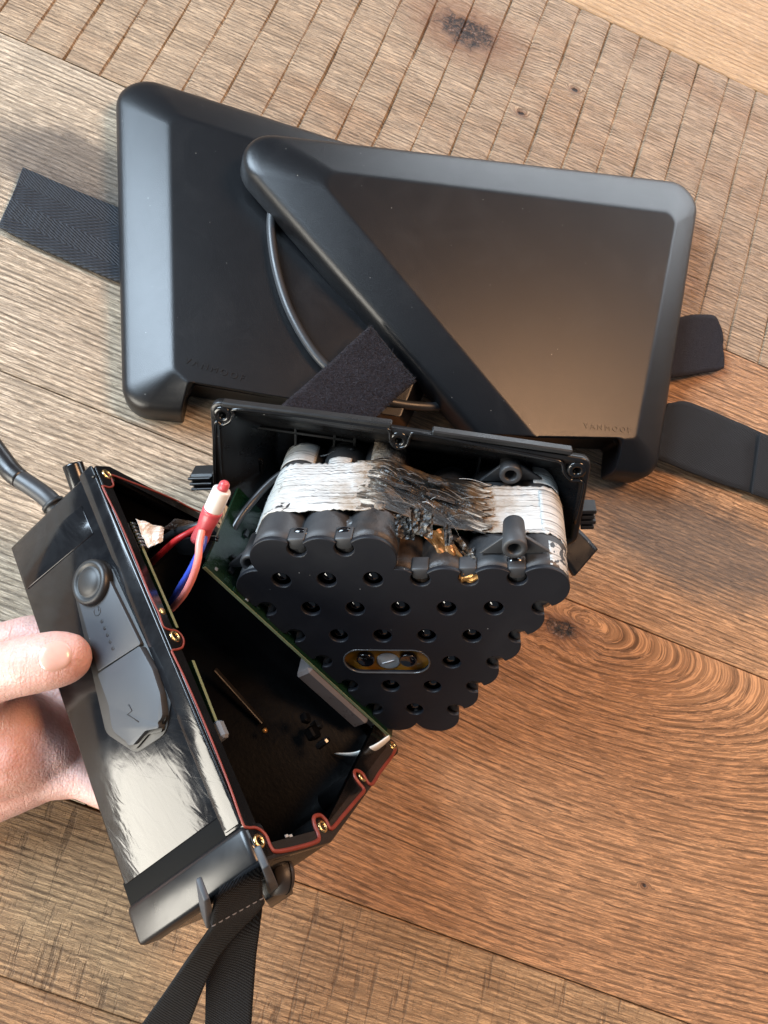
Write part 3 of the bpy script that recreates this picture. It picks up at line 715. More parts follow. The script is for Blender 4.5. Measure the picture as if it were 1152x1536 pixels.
obj('charred_band', charred(2, 56, -20, -54, .12, 91, .7, 150, 70, .08), M_CHAR, pack)
obj('charred_band', charred(6, 40, -30, -48, .5, 95, .9, 110, 40, .15), M_CHAR, pack)
obj('charred_band', charred(24, 52, -24, -41, .4, 99, .8, 110, 40, .12), M_CHAR, pack)
for q in range(4):
    u = random.uniform(8, 32); z = random.uniform(-28, -50); y = np.interp(u, [12, 30, 50], [57, 49.5, 43])+random.uniform(.6, 1.6); L = random.uniform(8, 15); wd = random.uniform(1.2, 3.2)
    dz = random.uniform(0, 6); s = -.40
    obj('torn_layer', crumple([(u, y, z), (u+L, y+s*L+random.uniform(-1, 1.5), z+dz), (u+L, y+s*L+random.uniform(-.5, 1.5), z+dz-wd), (u, y+random.uniform(-.4, .8), z-wd)], 10, .3, 100+q), random.choice([M_CHAR, M_TAPE]), pack)
def fibres(n, seed):
    r = np.random.default_rng(seed); V = []; F = []
    for _ in range(n):
        x = r.uniform(0, 46); z = r.uniform(-53, -22); L = r.uniform(5, 16); a = r.normal(.25, .3); lift = r.uniform(1.2, 2.8); k = 7; w_ = r.uniform(.08, .22); b0 = len(V)
        for i in range(k):
            t = i/(k-1); xx = x+L*t*math.cos(a); zz = z+L*t*math.sin(a); yy = np.interp(xx, [0, 12, 22, 30, 40, 52, 90], [55.6, 55.6, 50.8, 47.2, 43.6, 41.4, 39.5])+.4+lift*math.sin(math.pi*min(1, t*.8+.1))
            V += [(xx, yy, zz-w_), (xx, yy+.1, zz+w_)]
        F += [(b0+2*i, b0+2*i+1, b0+2*i+3, b0+2*i+2) for i in range(k-1)]
    return mesh('fibres', V, F)
for n_, sd, mt in ((14, 21, plain('black_fibre', (.005, .005, .005), .35)), (12, 22, plain('ash_fibre', (.22, .20, .18), .45)), (8, 23, plain('glassy_fibre', (.62, .60, .56), .2))):
    o = obj('loose_fibres', fibres(n_, sd), mt, pack); o['kind'] = 'stuff'
# melted film hanging over the front carrier and burnt scraps in the step
M_AMBERS = plain('scorched_amber', (.20, .10, .035), .3, .2, .6, 200, .12, .7)
M_FILM = plain('melted_film', (.055, .055, .055), .30, 0, .5, 150, .12, .5)
q1 = [PF.bp(*a, b) for a, b in (((455, 786), -19), ((545, 772), -20), ((540, 792), -10), ((450, 808), -7))]
obj('melted_film', crumple(q1, 14, .45, 31), M_FILM, pack)
for i, (pts, mt) in enumerate(((((632, 800), (662, 792), (700, 842), (672, 846)), M_AMBERS), (((655, 815), (690, 806), (716, 838), (690, 850)), M_CHAR), (((615, 760), (650, 770), (648, 808), (618, 800)), M_CHAR), (((690, 825), (712, 822), (713, 848), (694, 852)), M_FILM), (((664, 790), (676, 786), (680, 816), (668, 820)), M_TAPE), (((590, 770), (625, 778), (622, 812), (595, 806)), M_CHAR))):
    obj('burnt_scrap', crumple([PF.bp(*a, -8-2*(k < 2)*3) for k, a in enumerate(pts)], 11, .8, 50+i), mt, pack)
# circuit board along the slanting side, its edge towards the viewer
e0 = PF.bp(305, 850, 2); e1 = PF.bp(586, 1106, 2); ed = e1-e0; eL = np.linalg.norm(ed); ed /= eL; en = np.array([ed[1], -ed[0], 0.]); en = en if en[0] < 0 else -en
PB = np.stack([ed, -en, np.array([0, 0, 1.])], 1)
if np.linalg.det(PB) < 0: PB[:, 1] *= -1
def pbox(name, c, s, mat, par, bev=.3): return obj(name, box(PB @ np.array(c)+e0, s, bev, rot=PB), mat, par)
pcb = pbox('circuit_board', (eL/2, 0, -27), (eL, 1.6, 54), M_PCB, pack, .1)
pbox('board_edge', (eL/2, 0, .08), (eL-.6, 1.5, .25), M_PCBE, pcb, .05)
sgn = 1 if (PB @ np.array([0, 1, 0]))[0] < 0 else -1          # outward side
pbox('module', (eL*.71, sgn*5.6, -6), (44, 9.0, 16), M_SILVER, pcb, 1.4)
pbox('module', (eL*.885, sgn*3.2, -10), (10, 4.4, 18), M_SILVER, pcb, .8)
for k in range(9): pbox('solder_joint', (eL*(.04+.05*k)+random.uniform(-1, 1), -sgn*1.0, -1.5-random.uniform(0, 3)), (random.uniform(1.2, 2.6), .9, random.uniform(1, 2.4)), M_STEEL if k % 3 == 0 else M_PCB, pcb, .3)
for k in range(14): pbox('component', (random.uniform(4, 34), -sgn*1.5, -random.uniform(8, 46)), (random.uniform(1.5, 4), 1.4, random.uniform(1.5, 5)), M_RIB, pcb, .2)
tl = spline([PF.loc(pd(584, 1106, 358)), PF.loc(pd(562, 1122, 354)), PF.loc(pd(532, 1132, 354)), PF.loc(pd(503, 1131, 358))], 6)
obj('silver_lead', tube(tl, [2.2*math.sin(math.pi*(.22+.7*i/(len(tl)-1)))+.3 for i in range(len(tl))], 10, flat=.35), M_FOIL, pack)
wl_ = spline([PF.bp(336, 840, -20), PF.bp(352, 790, -30), PF.bp(385, 745, -44), PF.bp(420, 712, -54), PF.bp(450, 700, -58)], 6)
obj('sense_wire', tube(wl_, 1.7, 8), M_WBLACK, pack)

# ------------------------------------------------------------------ open tray behind the pack
TZ = -54.
tray = thing('battery_tray', 'open black plastic tray with ribs and screw bosses behind the battery pack', 'tray', PF)
o_px = [(314, 601), (888, 690), (866, 812)]; TO = [PF.bp(x, y, TZ)[:2] for x, y in o_px]
lb = PF.bp(324, 745, TZ)[:2]; dirx = (TO[1]-TO[0]); dirx /= np.linalg.norm(dirx); diry = np.array([dirx[1], -dirx[0]])
TO = [TO[0], TO[1], TO[2], TO[0]+dirx*118+diry*104, TO[0]+dirx*52+diry*104, lb]
TOf = fillet(TO, [5, 5, 6, 6, 6, 6], 5); TI = inset(TOf, 3.6)
def ring3(poly, z): return [(q[0], q[1], z) for q in poly]
TB = fillet(inset(TO, 23.), [3]*6, 5); TBI = fillet(inset(TO, 23.5), [3]*6, 5)
obj('shell', loft([ring3(TI, TZ-1.2), ring3(TI, TZ), ring3(inset(TOf, .5), TZ), ring3(TOf, TZ-.5), ring3(TOf, TZ-3.5), ring3(fillet(inset(TO, 7), [4]*6, 5), TZ-5), ring3(TB, TZ-24), ring3(fillet(inset(TO, 25.), [3]*6, 5), TZ-25)], False, True), M_DULL, tray)
obj('liner', loft([ring3(TI, TZ-1.2), ring3(inset(TOf, 4.2), TZ-2.5), ring3(fillet(inset(TO, 10), [4]*6, 5), TZ-6.5), ring3(TBI, TZ-21), ring3(fillet(inset(TO, 25.), [3]*6, 5), TZ-22)], False, True), M_DULL, tray)
def rim_pt(px, py, z=TZ): return PF.bp(px, py, z)
# raised lips on the upper wall
for a, b in (((334, 604), (588, 636)), ((648, 646), (858, 676))):
    q0, q1 = rim_pt(*a, TZ-1.8), rim_pt(*b, TZ-1.8); d = q1-q0; L = np.linalg.norm(d); d /= L; nn = np.array([-d[1], d[0], 0])
    obj('lip', box((q0+q1)/2, (L, 2.6, 4.4), .6, rot=np.stack([d, nn, np.array([0, 0, 1.])], 1)), M_RIB, tray)
for px_, py_ in ((334, 623), (598, 661), (865, 706)):
    c = rim_pt(px_, py_, TZ); b = obj('screw_boss', lathe([(4.4, -4), (4.4, -.6), (4.0, .5), (2.0, .5), (1.6, 0), (1.5, -8)], 24, o=c), M_GLOSS, tray)
    obj('screw_hole', lathe([(1.55, -8.4), (1.55, -8)], 12, o=c), M_HOLE, b)
# sealing ridge that dips round the bosses
seal = [(322, 735), (322, 640), (333, 638), (345, 632), (350, 622), (356, 614), (440, 624), (560, 641), (583, 645), (586, 660), (596, 672), (610, 668), (616, 654), (630, 651), (740, 672), (820, 688), (842, 694), (846, 708), (856, 720), (872, 722), (874, 735), (862, 785)]
obj('sealing_ridge', tube(spline([rim_pt(x, y, TZ+.4) for x, y in seal], 5), .75, 8), M_GLOSS, tray)
def rib(a, b, z0=-24, hgt=10., th=1.2):
    q0, q1 = PF.bp(*a, TZ+z0+hgt), PF.bp(*b, TZ+z0+hgt); d = q1-q0; L = np.linalg.norm(d); d /= L; nn = np.array([-d[1], d[0], 0])
    obj('rib', box((q0+q1)/2-np.array([0, 0, hgt/2]), (L, th, hgt), .15, rot=np.stack([d, nn, np.array([0, 0, 1.])], 1)), M_RIB, tray)
for a, b in (((352, 637), (500, 658)), ((500, 658), (531, 663)), ((383, 625), (383, 715)), ((443, 630), (443, 672)), ((503, 643), (500, 674)), ((533, 647), (531, 674)), ((340, 685), (392, 692)), ((392, 692), (392, 722)), ((721, 677), (780, 685)), ((722, 678), (716, 710)), ((752, 684), (750, 711)), ((716, 710), (752, 712)), ((776, 684), (775, 698)), ((815, 688), (812, 702)), ((798, 692), (797, 706)), ((845, 700), (825, 712))):
    rib(a, b)
obj('rib', tube(spline([PF.bp(*q, TZ-11) for q in ((470, 686), (490, 683), (505, 676), (531, 674))], 5), .7, 8), M_RIB, tray)
# side clips
c = rim_pt(309, 716, TZ-6); obj('clip', box(c, (12, 9, 9), 1.0), M_RIB, tray)
for k in range(3): obj('clip_ridge', box(c+np.array([-1, -3+3*k, 5]), (11, 1.3, 1.6), .3), M_RIB, tray)
c = rim_pt(872, 772, TZ-8)
for k in range(4): obj('clip_ridge', box(c+np.array([2.5, -4.5+3*k, 0]), (6+k % 2*1.5, 2.0, 9), .4), M_RIB, tray)

# ------------------------------------------------------------------ the open case held in the hand
cu_ = np.array([.474, -.7715, .4245]); cv_ = np.array([.4664, -.1889, -.8642]); cu_ /= np.linalg.norm(cu_); cv_ -= (cv_@cu_)*cu_; cv_ /= np.linalg.norm(cv_); cw_ = np.cross(cu_, cv_)
CF = Frame(pd(142, 699, 322), np.stack([WR@cu_, WR@cv_, WR@cw_], 1))       # x along the long wall, y across the opening, z out of the opening
WFm = Frame(CF.o, np.stack([CF.R[:, 0], -CF.R[:, 2], -CF.R[:, 1]], 1))      # on the long wall: x along, y down into the depth, z outwards
case = thing('battery_case', 'open glossy black case with red seal and power button, held by the hand', 'case', CF)
def co(px, py, z=0.): return CF.bp(px, py, z)
def wo(px, py, z=0.): return WFm.bp(px, py, z)
COUT = np.array([(0, 0), (172, -.3), (173, 42), (144, 125.5), (128, 123), (28, 77), (13, 64), (-2.5, 9)])
COf = fillet(COUT, [1.5, 2, 4, 4, 6, 8, 5, 2], 5); CIf = inset(COf, 5.2); CWf = inset(COf, 3.0)
def depth(v): return np.interp(v, [0, 30, 125], [58, 56, 13])
def cring(poly, f): return [(q[0], q[1], -f(q[1])) for q in poly]
M_CASEIN = plain('case_inside', (.0015, .0015, .0017), .42, 0, .1, 500, .1, 0, .10)
obj('shell', loft([ring3(inset(COf, .6), -.1), ring3(COf, -.7), cring(COf, lambda v: depth(v)*.5), cring(COf, lambda v: depth(v)-1.), cring(inset(COf, 1.), depth)], False, True), M_GLOSS, case)
obj('cavity', loft([ring3(CWf, -.6), cring(CWf, lambda v: depth(v)-3.)], False, True), M_CASEIN, case)
obj('rim', plate([tuple(q) for q in inset(COf, .15)], [[tuple(q) for q in CIf]], 2.4, .35, -1.0), M_GLOSS, case)
obj('inner_step', loft([ring3(CIf, -1.8), ring3(inset(COf, 4.2), -6), ring3(CWf, -7)]), M_CASEIN, case)
for px_, py_ in ((160, 712), (262, 955), (388, 1262), (483, 1240), (543, 1165), (589, 1119)):
    c = co(px_, py_, 0)
    b = obj('screw_boss', lathe([(4.6, -22), (4.4, -1.), (4.0, .15), (2.6, .15)], 24, o=c), M_GLOSS, case)
    obj('brass_insert', lathe([(2.5, -4), (2.5, .45), (2.1, .7), (1.35, .7), (1.2, .3), (1.2, -4)], 18, o=c), M_BRASS, b)
    obj('insert_hole', lathe([(1.2, -3.6), (1.2, -3.2)], 10, o=c), M_HOLE, b)
gas = [(268, 752), (238, 739), (199, 724), (166, 712), (168, 720), (170, 728), (164, 731), (155, 729), (156, 735), (179, 782), (202, 836), (224, 891), (238, 920), (244, 938), (252, 944), (266, 947), (275, 958), (274, 970), (266, 974), (258, 976), (262, 986), (280, 1024), (315, 1105), (345, 1181), (363, 1232), (370, 1241), (385, 1242), (398, 1252), (406, 1270), (414, 1277), (440, 1273), (474, 1263), (478, 1254), (472, 1238), (471, 1226), (480, 1223), (489, 1231), (497, 1243), (516, 1222), (538, 1196), (546, 1185), (538, 1174), (532, 1164), (533, 1156), (543, 1160), (556, 1177), (570, 1158), (588, 1134), (593, 1124)]
obj('seal', tube(spline([co(x, y, .35) for x, y in gas], 4), [.45+.40*min(1, max(0, (i-96)/24)) for i in range(4*(len(gas)-1)+1)], 8, flat=.8), M_GASKET, case)
gas2 = [(330, 786), (310, 773), (286, 762), (268, 752)]
obj('seal', tube(spline([co(x, y, .35) for x, y in gas2], 4), .45, 8, flat=.8), M_GASKET, case)
# glossy long wall with clinging wrinkled film
def film_mat():
    t = NT('glossy_wall'); X, Y, Z = t.sep(t.coord())
    wv = t.noise(t.vec(t.math('MULTIPLY', X, 75.), t.math('MULTIPLY', t.math('ADD', Y, t.math('MULTIPLY', X, .30)), 230.), 0.), 1, 2, .5, .9)
    wr = t.noise(t.vec(X, Y, 0.), 70, 3, .5, 1.2)
    scr = t.noise(t.vec(t.math('MULTIPLY', t.math('ADD', X, t.math('MULTIPLY', Y, .8)), 1800.), t.math('MULTIPLY', Y, 40.), 0.), 1, 2)
    sm = t.noise(t.coord(), 32, 6, .7, .8)
    mask = t.map(X, .10, .125, .02, 1.)
    h = t.math('MULTIPLY', t.math('ADD', wv, t.math('MULTIPLY', wr, .5)), mask)
    c = t.mix(t.map(sm, .42, .72), (.004, .0042, .005), (.013, .0145, .0165))
    r = t.math('ADD', t.map(sm, .35, .7, .09, .17), t.map(scr, .64, .74, 0, .12))
    return t.out(c, r, 0, t.bump(h, .00010), .5)
M_WALL = film_mat()
pn = [(1.0, 1.5), (152, 1.5), (152, 56.5), (2.0, 56.5)]
wall = obj('long_wall', prism(pn, -.5, .8, .5), M_WALL, case); 
WM = CF.mat().inverted() @ WFm.mat()                                        # wall plane inside the case's own frame
def wp(name, me, mat, par=case, label=None):
    o = obj(name, me, mat, par, label)
    o.matrix_local = WM if par is case else Matrix.Identity(4); return o
wall.matrix_local = WM
def wpoly(px_list, z=0.): return [tuple(wo(x, y, z)[:2]) for x, y in px_list]
wp('raised_rim', prism(fillet([(-.5, .3), (158, .3), (158, 8.2), (-.5, 8.2)], [1, 1, 1, 1], 3), .6, 1.7, .5), M_WALL)
wp('end_step', prism(wpoly([(26, 838), (122, 758), (140, 800), (40, 884)], 1.0), .7, 1.15, .3), M_WALL)
# rubber key strip, power button and port cover
wp('recess_shade_plate', prism(fillet(wpoly([(106, 860), (168, 850), (222, 968), (258, 1050), (250, 1100), (205, 1130), (160, 1100), (138, 1004)], .9), [6, 4, 3, 6, 6, 6, 6, 3], 4), .6, 1.25, .2), M_RUBBERD)  # raised dark plate stands in for the shaded trench round the keys
KZ = 3.0
ks = wp('key_strip', prism(fillet(wpoly([(114, 890), (160, 862), (211, 966), (147, 1007)], KZ), [1, 1, .6, .6], 3), 1.0, KZ, .5), M_RUBBER)
bcn = wo(133, 873, 5.0)
bt = wp('power_button', lathe([(9.4, .8), (9.4, 4.2), (8.9, 5.2), (8.0, 5.7), (6.9, 5.5), (6.5, 5.0), (6.2, 4.9), (5.4, 5.6), (3.6, 6.3), (1.6, 6.55), (.02, 6.6)], 36, o=(bcn[0], bcn[1], 0)), M_RUBBERD)
lower = [(146, 1011), (209, 969), (228, 1003), (240, 1040), (244, 1075), (236, 1084), (239, 1092), (218, 1096), (200, 1117), (192, 1118), (188, 1111), (168, 1096), (163, 1058)]
pc = wp('port_cover', prism(fillet(wpoly(lower, 4.4), [.8, .8, 4, 6, 3, .8, 1, 1.5, 1, 1, 1, 6, 6], 3), 1.0, 4.4, .6), M_RUBBER)
wp('port_cover_skirt', prism(inset(fillet(wpoly([(x+5, y+3) for x, y in lower], 2.0), [.8, .8, 4, 6, 3, .8, 1, 1.5, 1, 1, 1, 6, 6], 3), -.6), .8, 2.4, .3), M_RUBBERD)
M_MARK = plain('sunk_mark', (.008, .008, .009), .5)
pcx = wo(146, 917, KZ); ring_ = [(pcx[0]+1.75*math.cos(q), pcx[1]+1.75*math.sin(q), KZ+.05) for q in np.linspace(R_(215), R_(215)+R_(290), 22)]
wp('power_symbol', tube(ring_, .16, 6), M_MARK, ks)
q0 = wo(148, 914, KZ); wp('power_symbol', tube([(q0[0]-1.2, q0[1]-.3, KZ+.05), (q0[0]+.6, q0[1]+.2, KZ+.05)], .16, 6), M_MARK, ks)
for i in range(5):
    c = wo(153+4.1*i, 932+10.2*i, KZ); wp('indicator_dot', lathe([(.75, -.1), (.75, .1), (.5, .12)], 12, o=(c[0], c[1], KZ)), M_MARK, ks)
bl = [wo(x, y, 4.45) for x, y in ((193, 1057), (198, 1066), (191, 1072), (208, 1083))]
wp('charge_mark', tube(bl, .2, 6), M_MARK, pc)
# stepped end of the case
wp('groove_shade_strip', prism([(151.0, .6), (160.5, .6), (160.5, 57.5), (151.0, 57.5)], -.5, .42, .1), M_HOLE)  # matte black strip stands in for the shade of a deep groove
wp('end_bar', prism([(159, -.2), (173, -.2), (173, 58.4), (159, 58.4)], -9, 2.4, 2.0), plain('end_bar_plastic', (.007, .0075, .0085), .33, 0, 0, 1, .06))
wp('end_notch', prism([(152, .8), (159, .8), (159, 9), (152, 9)], -4, .9, .6), M_GLOSS)
# buckle frame on the end wall
def cb(name, c, s, mat, bev=.6, par=case): return obj(name, box(c, s, bev), mat, par)
EFm = Frame(CF.w((174, 0, 0)), np.stack([CF.R[:, 1], CF.R[:, 2], CF.R[:, 0]], 1)); EM = CF.mat().inverted() @ EFm.mat()
def ep(name, px_list, z0, z1, mat, bev=.5, zt=None):
    o = obj(name, prism([tuple(EFm.bp(x, y, z1 if zt is None else zt)[:2]) for x, y in px_list], z0, z1, bev), mat, case); o.matrix_local = EM; return o
ep('strap_bar', [(306, 1353), (315, 1348), (321, 1372), (317, 1390), (310, 1394)], -2, 4.5, M_RUBBER)
ep('strap_bar', [(394, 1305), (404, 1299), (421, 1336), (418, 1344), (409, 1347)], -2, 4.5, M_RUBBER)
ep('end_foot', [(398, 1352), (436, 1328), (441, 1340), (406, 1363)], -2, 5, M_DULL, .8)
kb = EFm.w(EFm.bp(426, 1312, 1.)); kb = CF.loc(kb)
obj('end_knob', lathe([(6.2, -5), (6.6, -1), (6.4, 1.0), (5.2, 2.0), (2.6, 2.5), (.02, 2.6)], 26, o=kb, ax=(.25, .85, .45)), plain('brown_rubber', (.026, .022, .020), .45, 0, .02, 2000, .08), case)
obj('knob_slot', lathe([(6.7, -.3), (6.7, .1)], 26, o=kb, ax=(.25, .85, .45)), M_HOLE, case)
# post and cable at the other end
po_ = spline([pd(109, 697, 336), pd(118, 722, 336), pd(131, 760, 337)], 6)
obj('post', tube([CF.loc(q) for q in po_], 4.4, 20), M_GLOSS, case)
pt0 = CF.loc(pd(109, 697, 336)); pt1 = CF.loc(pd(131, 760, 337))
# inner boards, contacts and clutter
def inner_board(pa, pb, dz, z=-1.4):
    a, b = co(*pa, z), co(*pb, z); d = b-a; L = np.linalg.norm(d); d /= L; n2 = np.array([-d[1], d[0], 0.]); Rm = np.stack([d, n2, np.array([0, 0, 1.])], 1)
    o = obj('inner_board', box((a+b)/2+np.array([0, 0, -dz/2]), (L, 1.5, dz), .1, rot=Rm), M_PCB, case)
    obj('board_edge', box((a+b)/2+np.array([0, 0, .05]), (L-.4, 1.4, .25), .05, rot=Rm), M_PCBE, o); return a, b, d
a, b, d = inner_board((197, 783), (266, 942), 26)
for k in range(7):
    q = a+d*(2.0+k*1.9); obj('connector_pin', box(q+np.array([0, -.6, .9]), (1.1, 2.4, 1.6), .25), M_STEEL, case)
obj('flat_connector', box(a+d*8+np.array([0, -2.6, -3.2]), (15, 2.6, 6), .4, rot=np.stack([d, np.array([-d[1], d[0], 0.]), np.array([0, 0, 1.])], 1)), M_RIB, case)
inner_board((289, 990), (330, 1096), 24)
obj('board_clip', box(co(325, 1100, -3), (7, 4, 8), 1.), plain('clear_plastic', (.14, .15, .16), .2), case)
obj('brass_insert', lathe([(1.6, -3), (1.6, .3), (1.0, .6), (.02, .5)], 14, o=co(243, 917, 0)), M_BRASS, case)
for (pa, pb, zz, w_) in (((322, 1004), (394, 1084), -26, 3.0),):
    a, b = co(*pa, zz), co(*pb, zz); d = b-a; L = np.linalg.norm(d); d /= L
    obj('contact_strip', box((a+b)/2, (L, w_, 1.2), .3, rot=np.stack([d, np.array([-d[1], d[0], 0.]), np.array([0, 0, 1.])], 1)), plain('dull_bronze', (.004, .003, .0025), .55, 0., .05, 500, .1), case)
obj('contact_tip', lathe([(1.0, -1), (1.2, .4), (.7, 1.1), (.02, 1.2)], 12, o=co(397, 1096, -23)), M_GOLD, case)
for i in range(4):
    q = co(random.uniform(455, 492), random.uniform(1075, 1130), random.uniform(-13, -8)); obj('terminal', box(q, tuple(rng.uniform(3, 8, 3)), .8, rot=np.array(Matrix.Rotation(random.uniform(0, 3), 3, 'Z'))), M_CASEIN if i % 3 else M_GLOSS, case)
for i in range(2): obj('moulded_tick', box(co(430+6*i, 1254, -3), (1.0, 1.6, .6), .1), M_WDISC, case)
# foil tape over the ribbon and black flap
fo = [co(*q) for q in ((203, 779, 2), (246, 792, 5), (244, 812, 3), (222, 822, 0))]
obj('foil_tape', crumple(fo, 14, .5, 71), M_FOIL, case)
fo = [co(*q) for q in ((244, 793, 5), (262, 778, 8), (290, 782, 9), (284, 797, 6))]
obj('black_flap', crumple(fo, 12, .4, 72), M_FILM, case)

# ------------------------------------------------------------------ leads, connector and cable of the case
cab = spline([pd(-60, 600, 352), pd(-25, 650, 350), pd(2, 688, 348), pd(22, 712, 346), pd(48, 730, 344), pd(70, 746, 342), pd(84, 762, 341), pd(96, 788, 341)], 8)
fr = frame_at(cab); lead = thing('charging_lead', 'thick grey-black cable plugged into the end of the held case', 'cable', fr)
obj('jacket', tube(sub(fr, cab), 4.3, 18), M_CABLE, lead)
sl = cab[:28]; obj('sleeve', tube(sub(fr, sl), [4.7]*24+[4.65, 4.6, 4.5, 4.4], 18), M_WBLACK, lead)
rel = cab[-14:]
for k in range(3): obj('strain_rib', tube(sub(fr, rel[2+4*k:5+4*k]), 5.3, 18), M_RUBBERD, lead)
tip, base = pd(339, 722, 305), pd(298, 812, 318); ax = base-tip; L = np.linalg.norm(ax); ax /= L
CFm = Frame(tip, np.eye(3)); cn = thing('crimp_connector', 'translucent red crimp connector with a white sleeve and red tip', 'connector', CFm)
obj('tip', lathe([(0.02, 0), (1.18, .15), (1.93, .9), (2.18, 2.0), (2.18, 6)], 22, ax=ax), M_RED, cn)
M_LABEL = plain('white_sleeve', (.60, .56, .52), .32, 0, .15, 200, .1, .15)
obj('sleeve', lathe([(2.86, 4.0), (3.61, 4.2), (3.78, 4.8), (3.78, 14.0), (3.70, 14.4)], 26, ax=ax), M_LABEL, cn)
obj('body', lathe([(3.78, 14.2), (4.12, 14.4), (4.20, 15.6), (3.86, 16.2), (4.03, 17), (3.95, 19), (3.53, 22), (3.44, L-5.5), (3.70, L-2), (3.53, L), (2.94, L), (2.86, L-3), (0.02, L-3.2)], 26, ax=ax), M_RED, cn)
side = np.cross(ax, WR@np.array([0, 0, 1.])); side /= np.linalg.norm(side)
def wire(name, pts, r, mat, label, cat='wire'):
    return solo(name, tube(spline(pts, 8), r, 10), mat, label, cat)
bz = pd(299, 808, 317)
wire('pink_wire', [pd(303, 796, 312), pd(299, 815, 310), pd(297, 838, 309), pd(289, 866, 312), pd(275, 893, 318), pd(257, 914, 328)], 1.5, M_WPINK, 'pink wire running from the crimp connector into the case')
wire('blue_wire', [pd(307, 798, 315), pd(304, 818, 313), pd(297, 832, 313), pd(284, 858, 315), pd(268, 884, 321), pd(253, 911, 331)], 1.4, M_WBLUE, 'blue wire twisted behind the pink one')
wire('red_wire', [pd(300, 790, 319), pd(282, 800, 322), pd(262, 812, 324), pd(240, 832, 330), pd(226, 846, 340)], 1.4, M_WRED, 'red wire from the crimp connector to the inner board')
wire('black_wire', [pd(312, 785, 322), pd(285, 792, 325), pd(258, 802, 333), pd(236, 820, 345), pd(220, 838, 354)], 1.9, M_WBLACK, 'black wire beside the red one')
rf = frame_at([pd(300, 815, 330)]); rb = thing('ribbon_cable', 'flat black ribbon of many wires reaching the green circuit board', 'cable', rf)
for k in range(12):
    s = k/11; pts = [pd(262+8*s, 812+18*s, 350+4*s), pd(285+4*s, 808+24*s, 340+6*s), pd(308+2*s, 806+30*s, 331+6*s), pd(327-14*s, 806+44*s, 325+2*s)]
    obj('wire', tube(sub(rf, spline(pts, 5)), .8, 6), M_WBLACK, rb)
# webbing looped through the buckle, hanging down
def strap_w(name, label, Lp, Rp, mat, n=8, m=12, thick=1.4, seams=(), group=None, seam_mat=None):
    L = spline([pd(*q) for q in Lp], n); Rr = spline([pd(*q) for q in Rp], n)
    P = [[L[i]*(1-j/(m-1))+Rr[i]*j/(m-1)+(WR@np.array([0, 0, 1.]))*.5*math.sin(j/(m-1)*3.1+i*.2) for j in range(m)] for i in range(len(L))]
    return add_strap(name, label, P, mat, thick, seams=seams, group=group, seam_mat=seam_mat)
M_THREAD = plain('grey_thread', (.16, .16, .17), .6)
def ew(px, py, z): return EFm.w(EFm.bp(px, py, z))
def strap_p(label, L, Rr, mat, seams=(), n=8, m=12, seam_mat=None):
    L = spline(L, n); Rr = spline(Rr, n)
    P = [[L[i]*(1-j/(m-1))+Rr[i]*j/(m-1)+(WR@np.array([0, 0, 1.]))*.6*math.sin(j/(m-1)*3.1+i*.2) for j in range(m)] for i in range(len(L))]
    add_strap('buckle_strap', label, P, mat, 1.4, seams=seams, group='straps of the battery bag', seam_mat=seam_mat)
strap_p('black webbing strap threaded through the case buckle and crossing in front',
        [ew(330, 1330, .5), ew(325, 1352, 3.5), ew(318, 1388, 6.5), ew(313, 1402, 6.0), pd(268, 1462, 296), pd(214, 1537, 316), pd(170, 1600, 332)],
        [ew(394, 1296, .5), ew(393, 1318, 3.5), ew(394, 1346, 6.5), ew(392, 1362, 6.0), pd(326, 1440, 296), pd(284, 1537, 316), pd(262, 1600, 332)], M_WEB3, seams=[(16, 0, 1)], seam_mat=M_THREAD)
strap_p('black webbing strap hanging straight down behind the one that crosses it',
        [ew(322, 1392, 2), pd(322, 1420, 296), pd(310, 1464, 306), pd(307, 1537, 322), pd(306, 1620, 338)],
        [ew(393, 1350, 2), pd(390, 1390, 296), pd(384, 1440, 306), pd(377, 1537, 322), pd(374, 1620, 338)], M_WEB3)

# ------------------------------------------------------------------ the hand
def capsules(chain):
    V = []; F = []
    for (pa, ra), (pb, rb_) in zip(chain[:-1], chain[1:]):
        n = max(2, int(np.linalg.norm(np.array(pb)-np.array(pa))/2.5))
        for t in np.linspace(0, 1, n+1):
            c = np.array(pa)*(1-t)+np.array(pb)*t; r = ra*(1-t)+rb_*t; k = len(V); S, T = 12, 8
            V.append(c+np.array([0, 0, r]))
            for i in range(1, T):
                for j in range(S):
                    th, fi = math.pi*i/T, 2*math.pi*j/S; V.append(c+r*np.array([math.sin(th)*math.cos(fi), math.sin(th)*math.sin(fi), math.cos(th)]))
            V.append(c-np.array([0, 0, r]))
            for j in range(S): F.append((k, k+1+j, k+1+(j+1) % S)); F.append((k+1+(T-1)*S, k+1+(T-2)*S+(j+1) % S, k+1+(T-2)*S+j))
            for i in range(T-2):
                for j in range(S): F.append((k+1+i*S+j, k+1+(i+1)*S+j, k+1+(i+1)*S+(j+1) % S, k+1+i*S+(j+1) % S))
    return V, F
def J(x, y, d, r): return (pd(x, y, d), r)
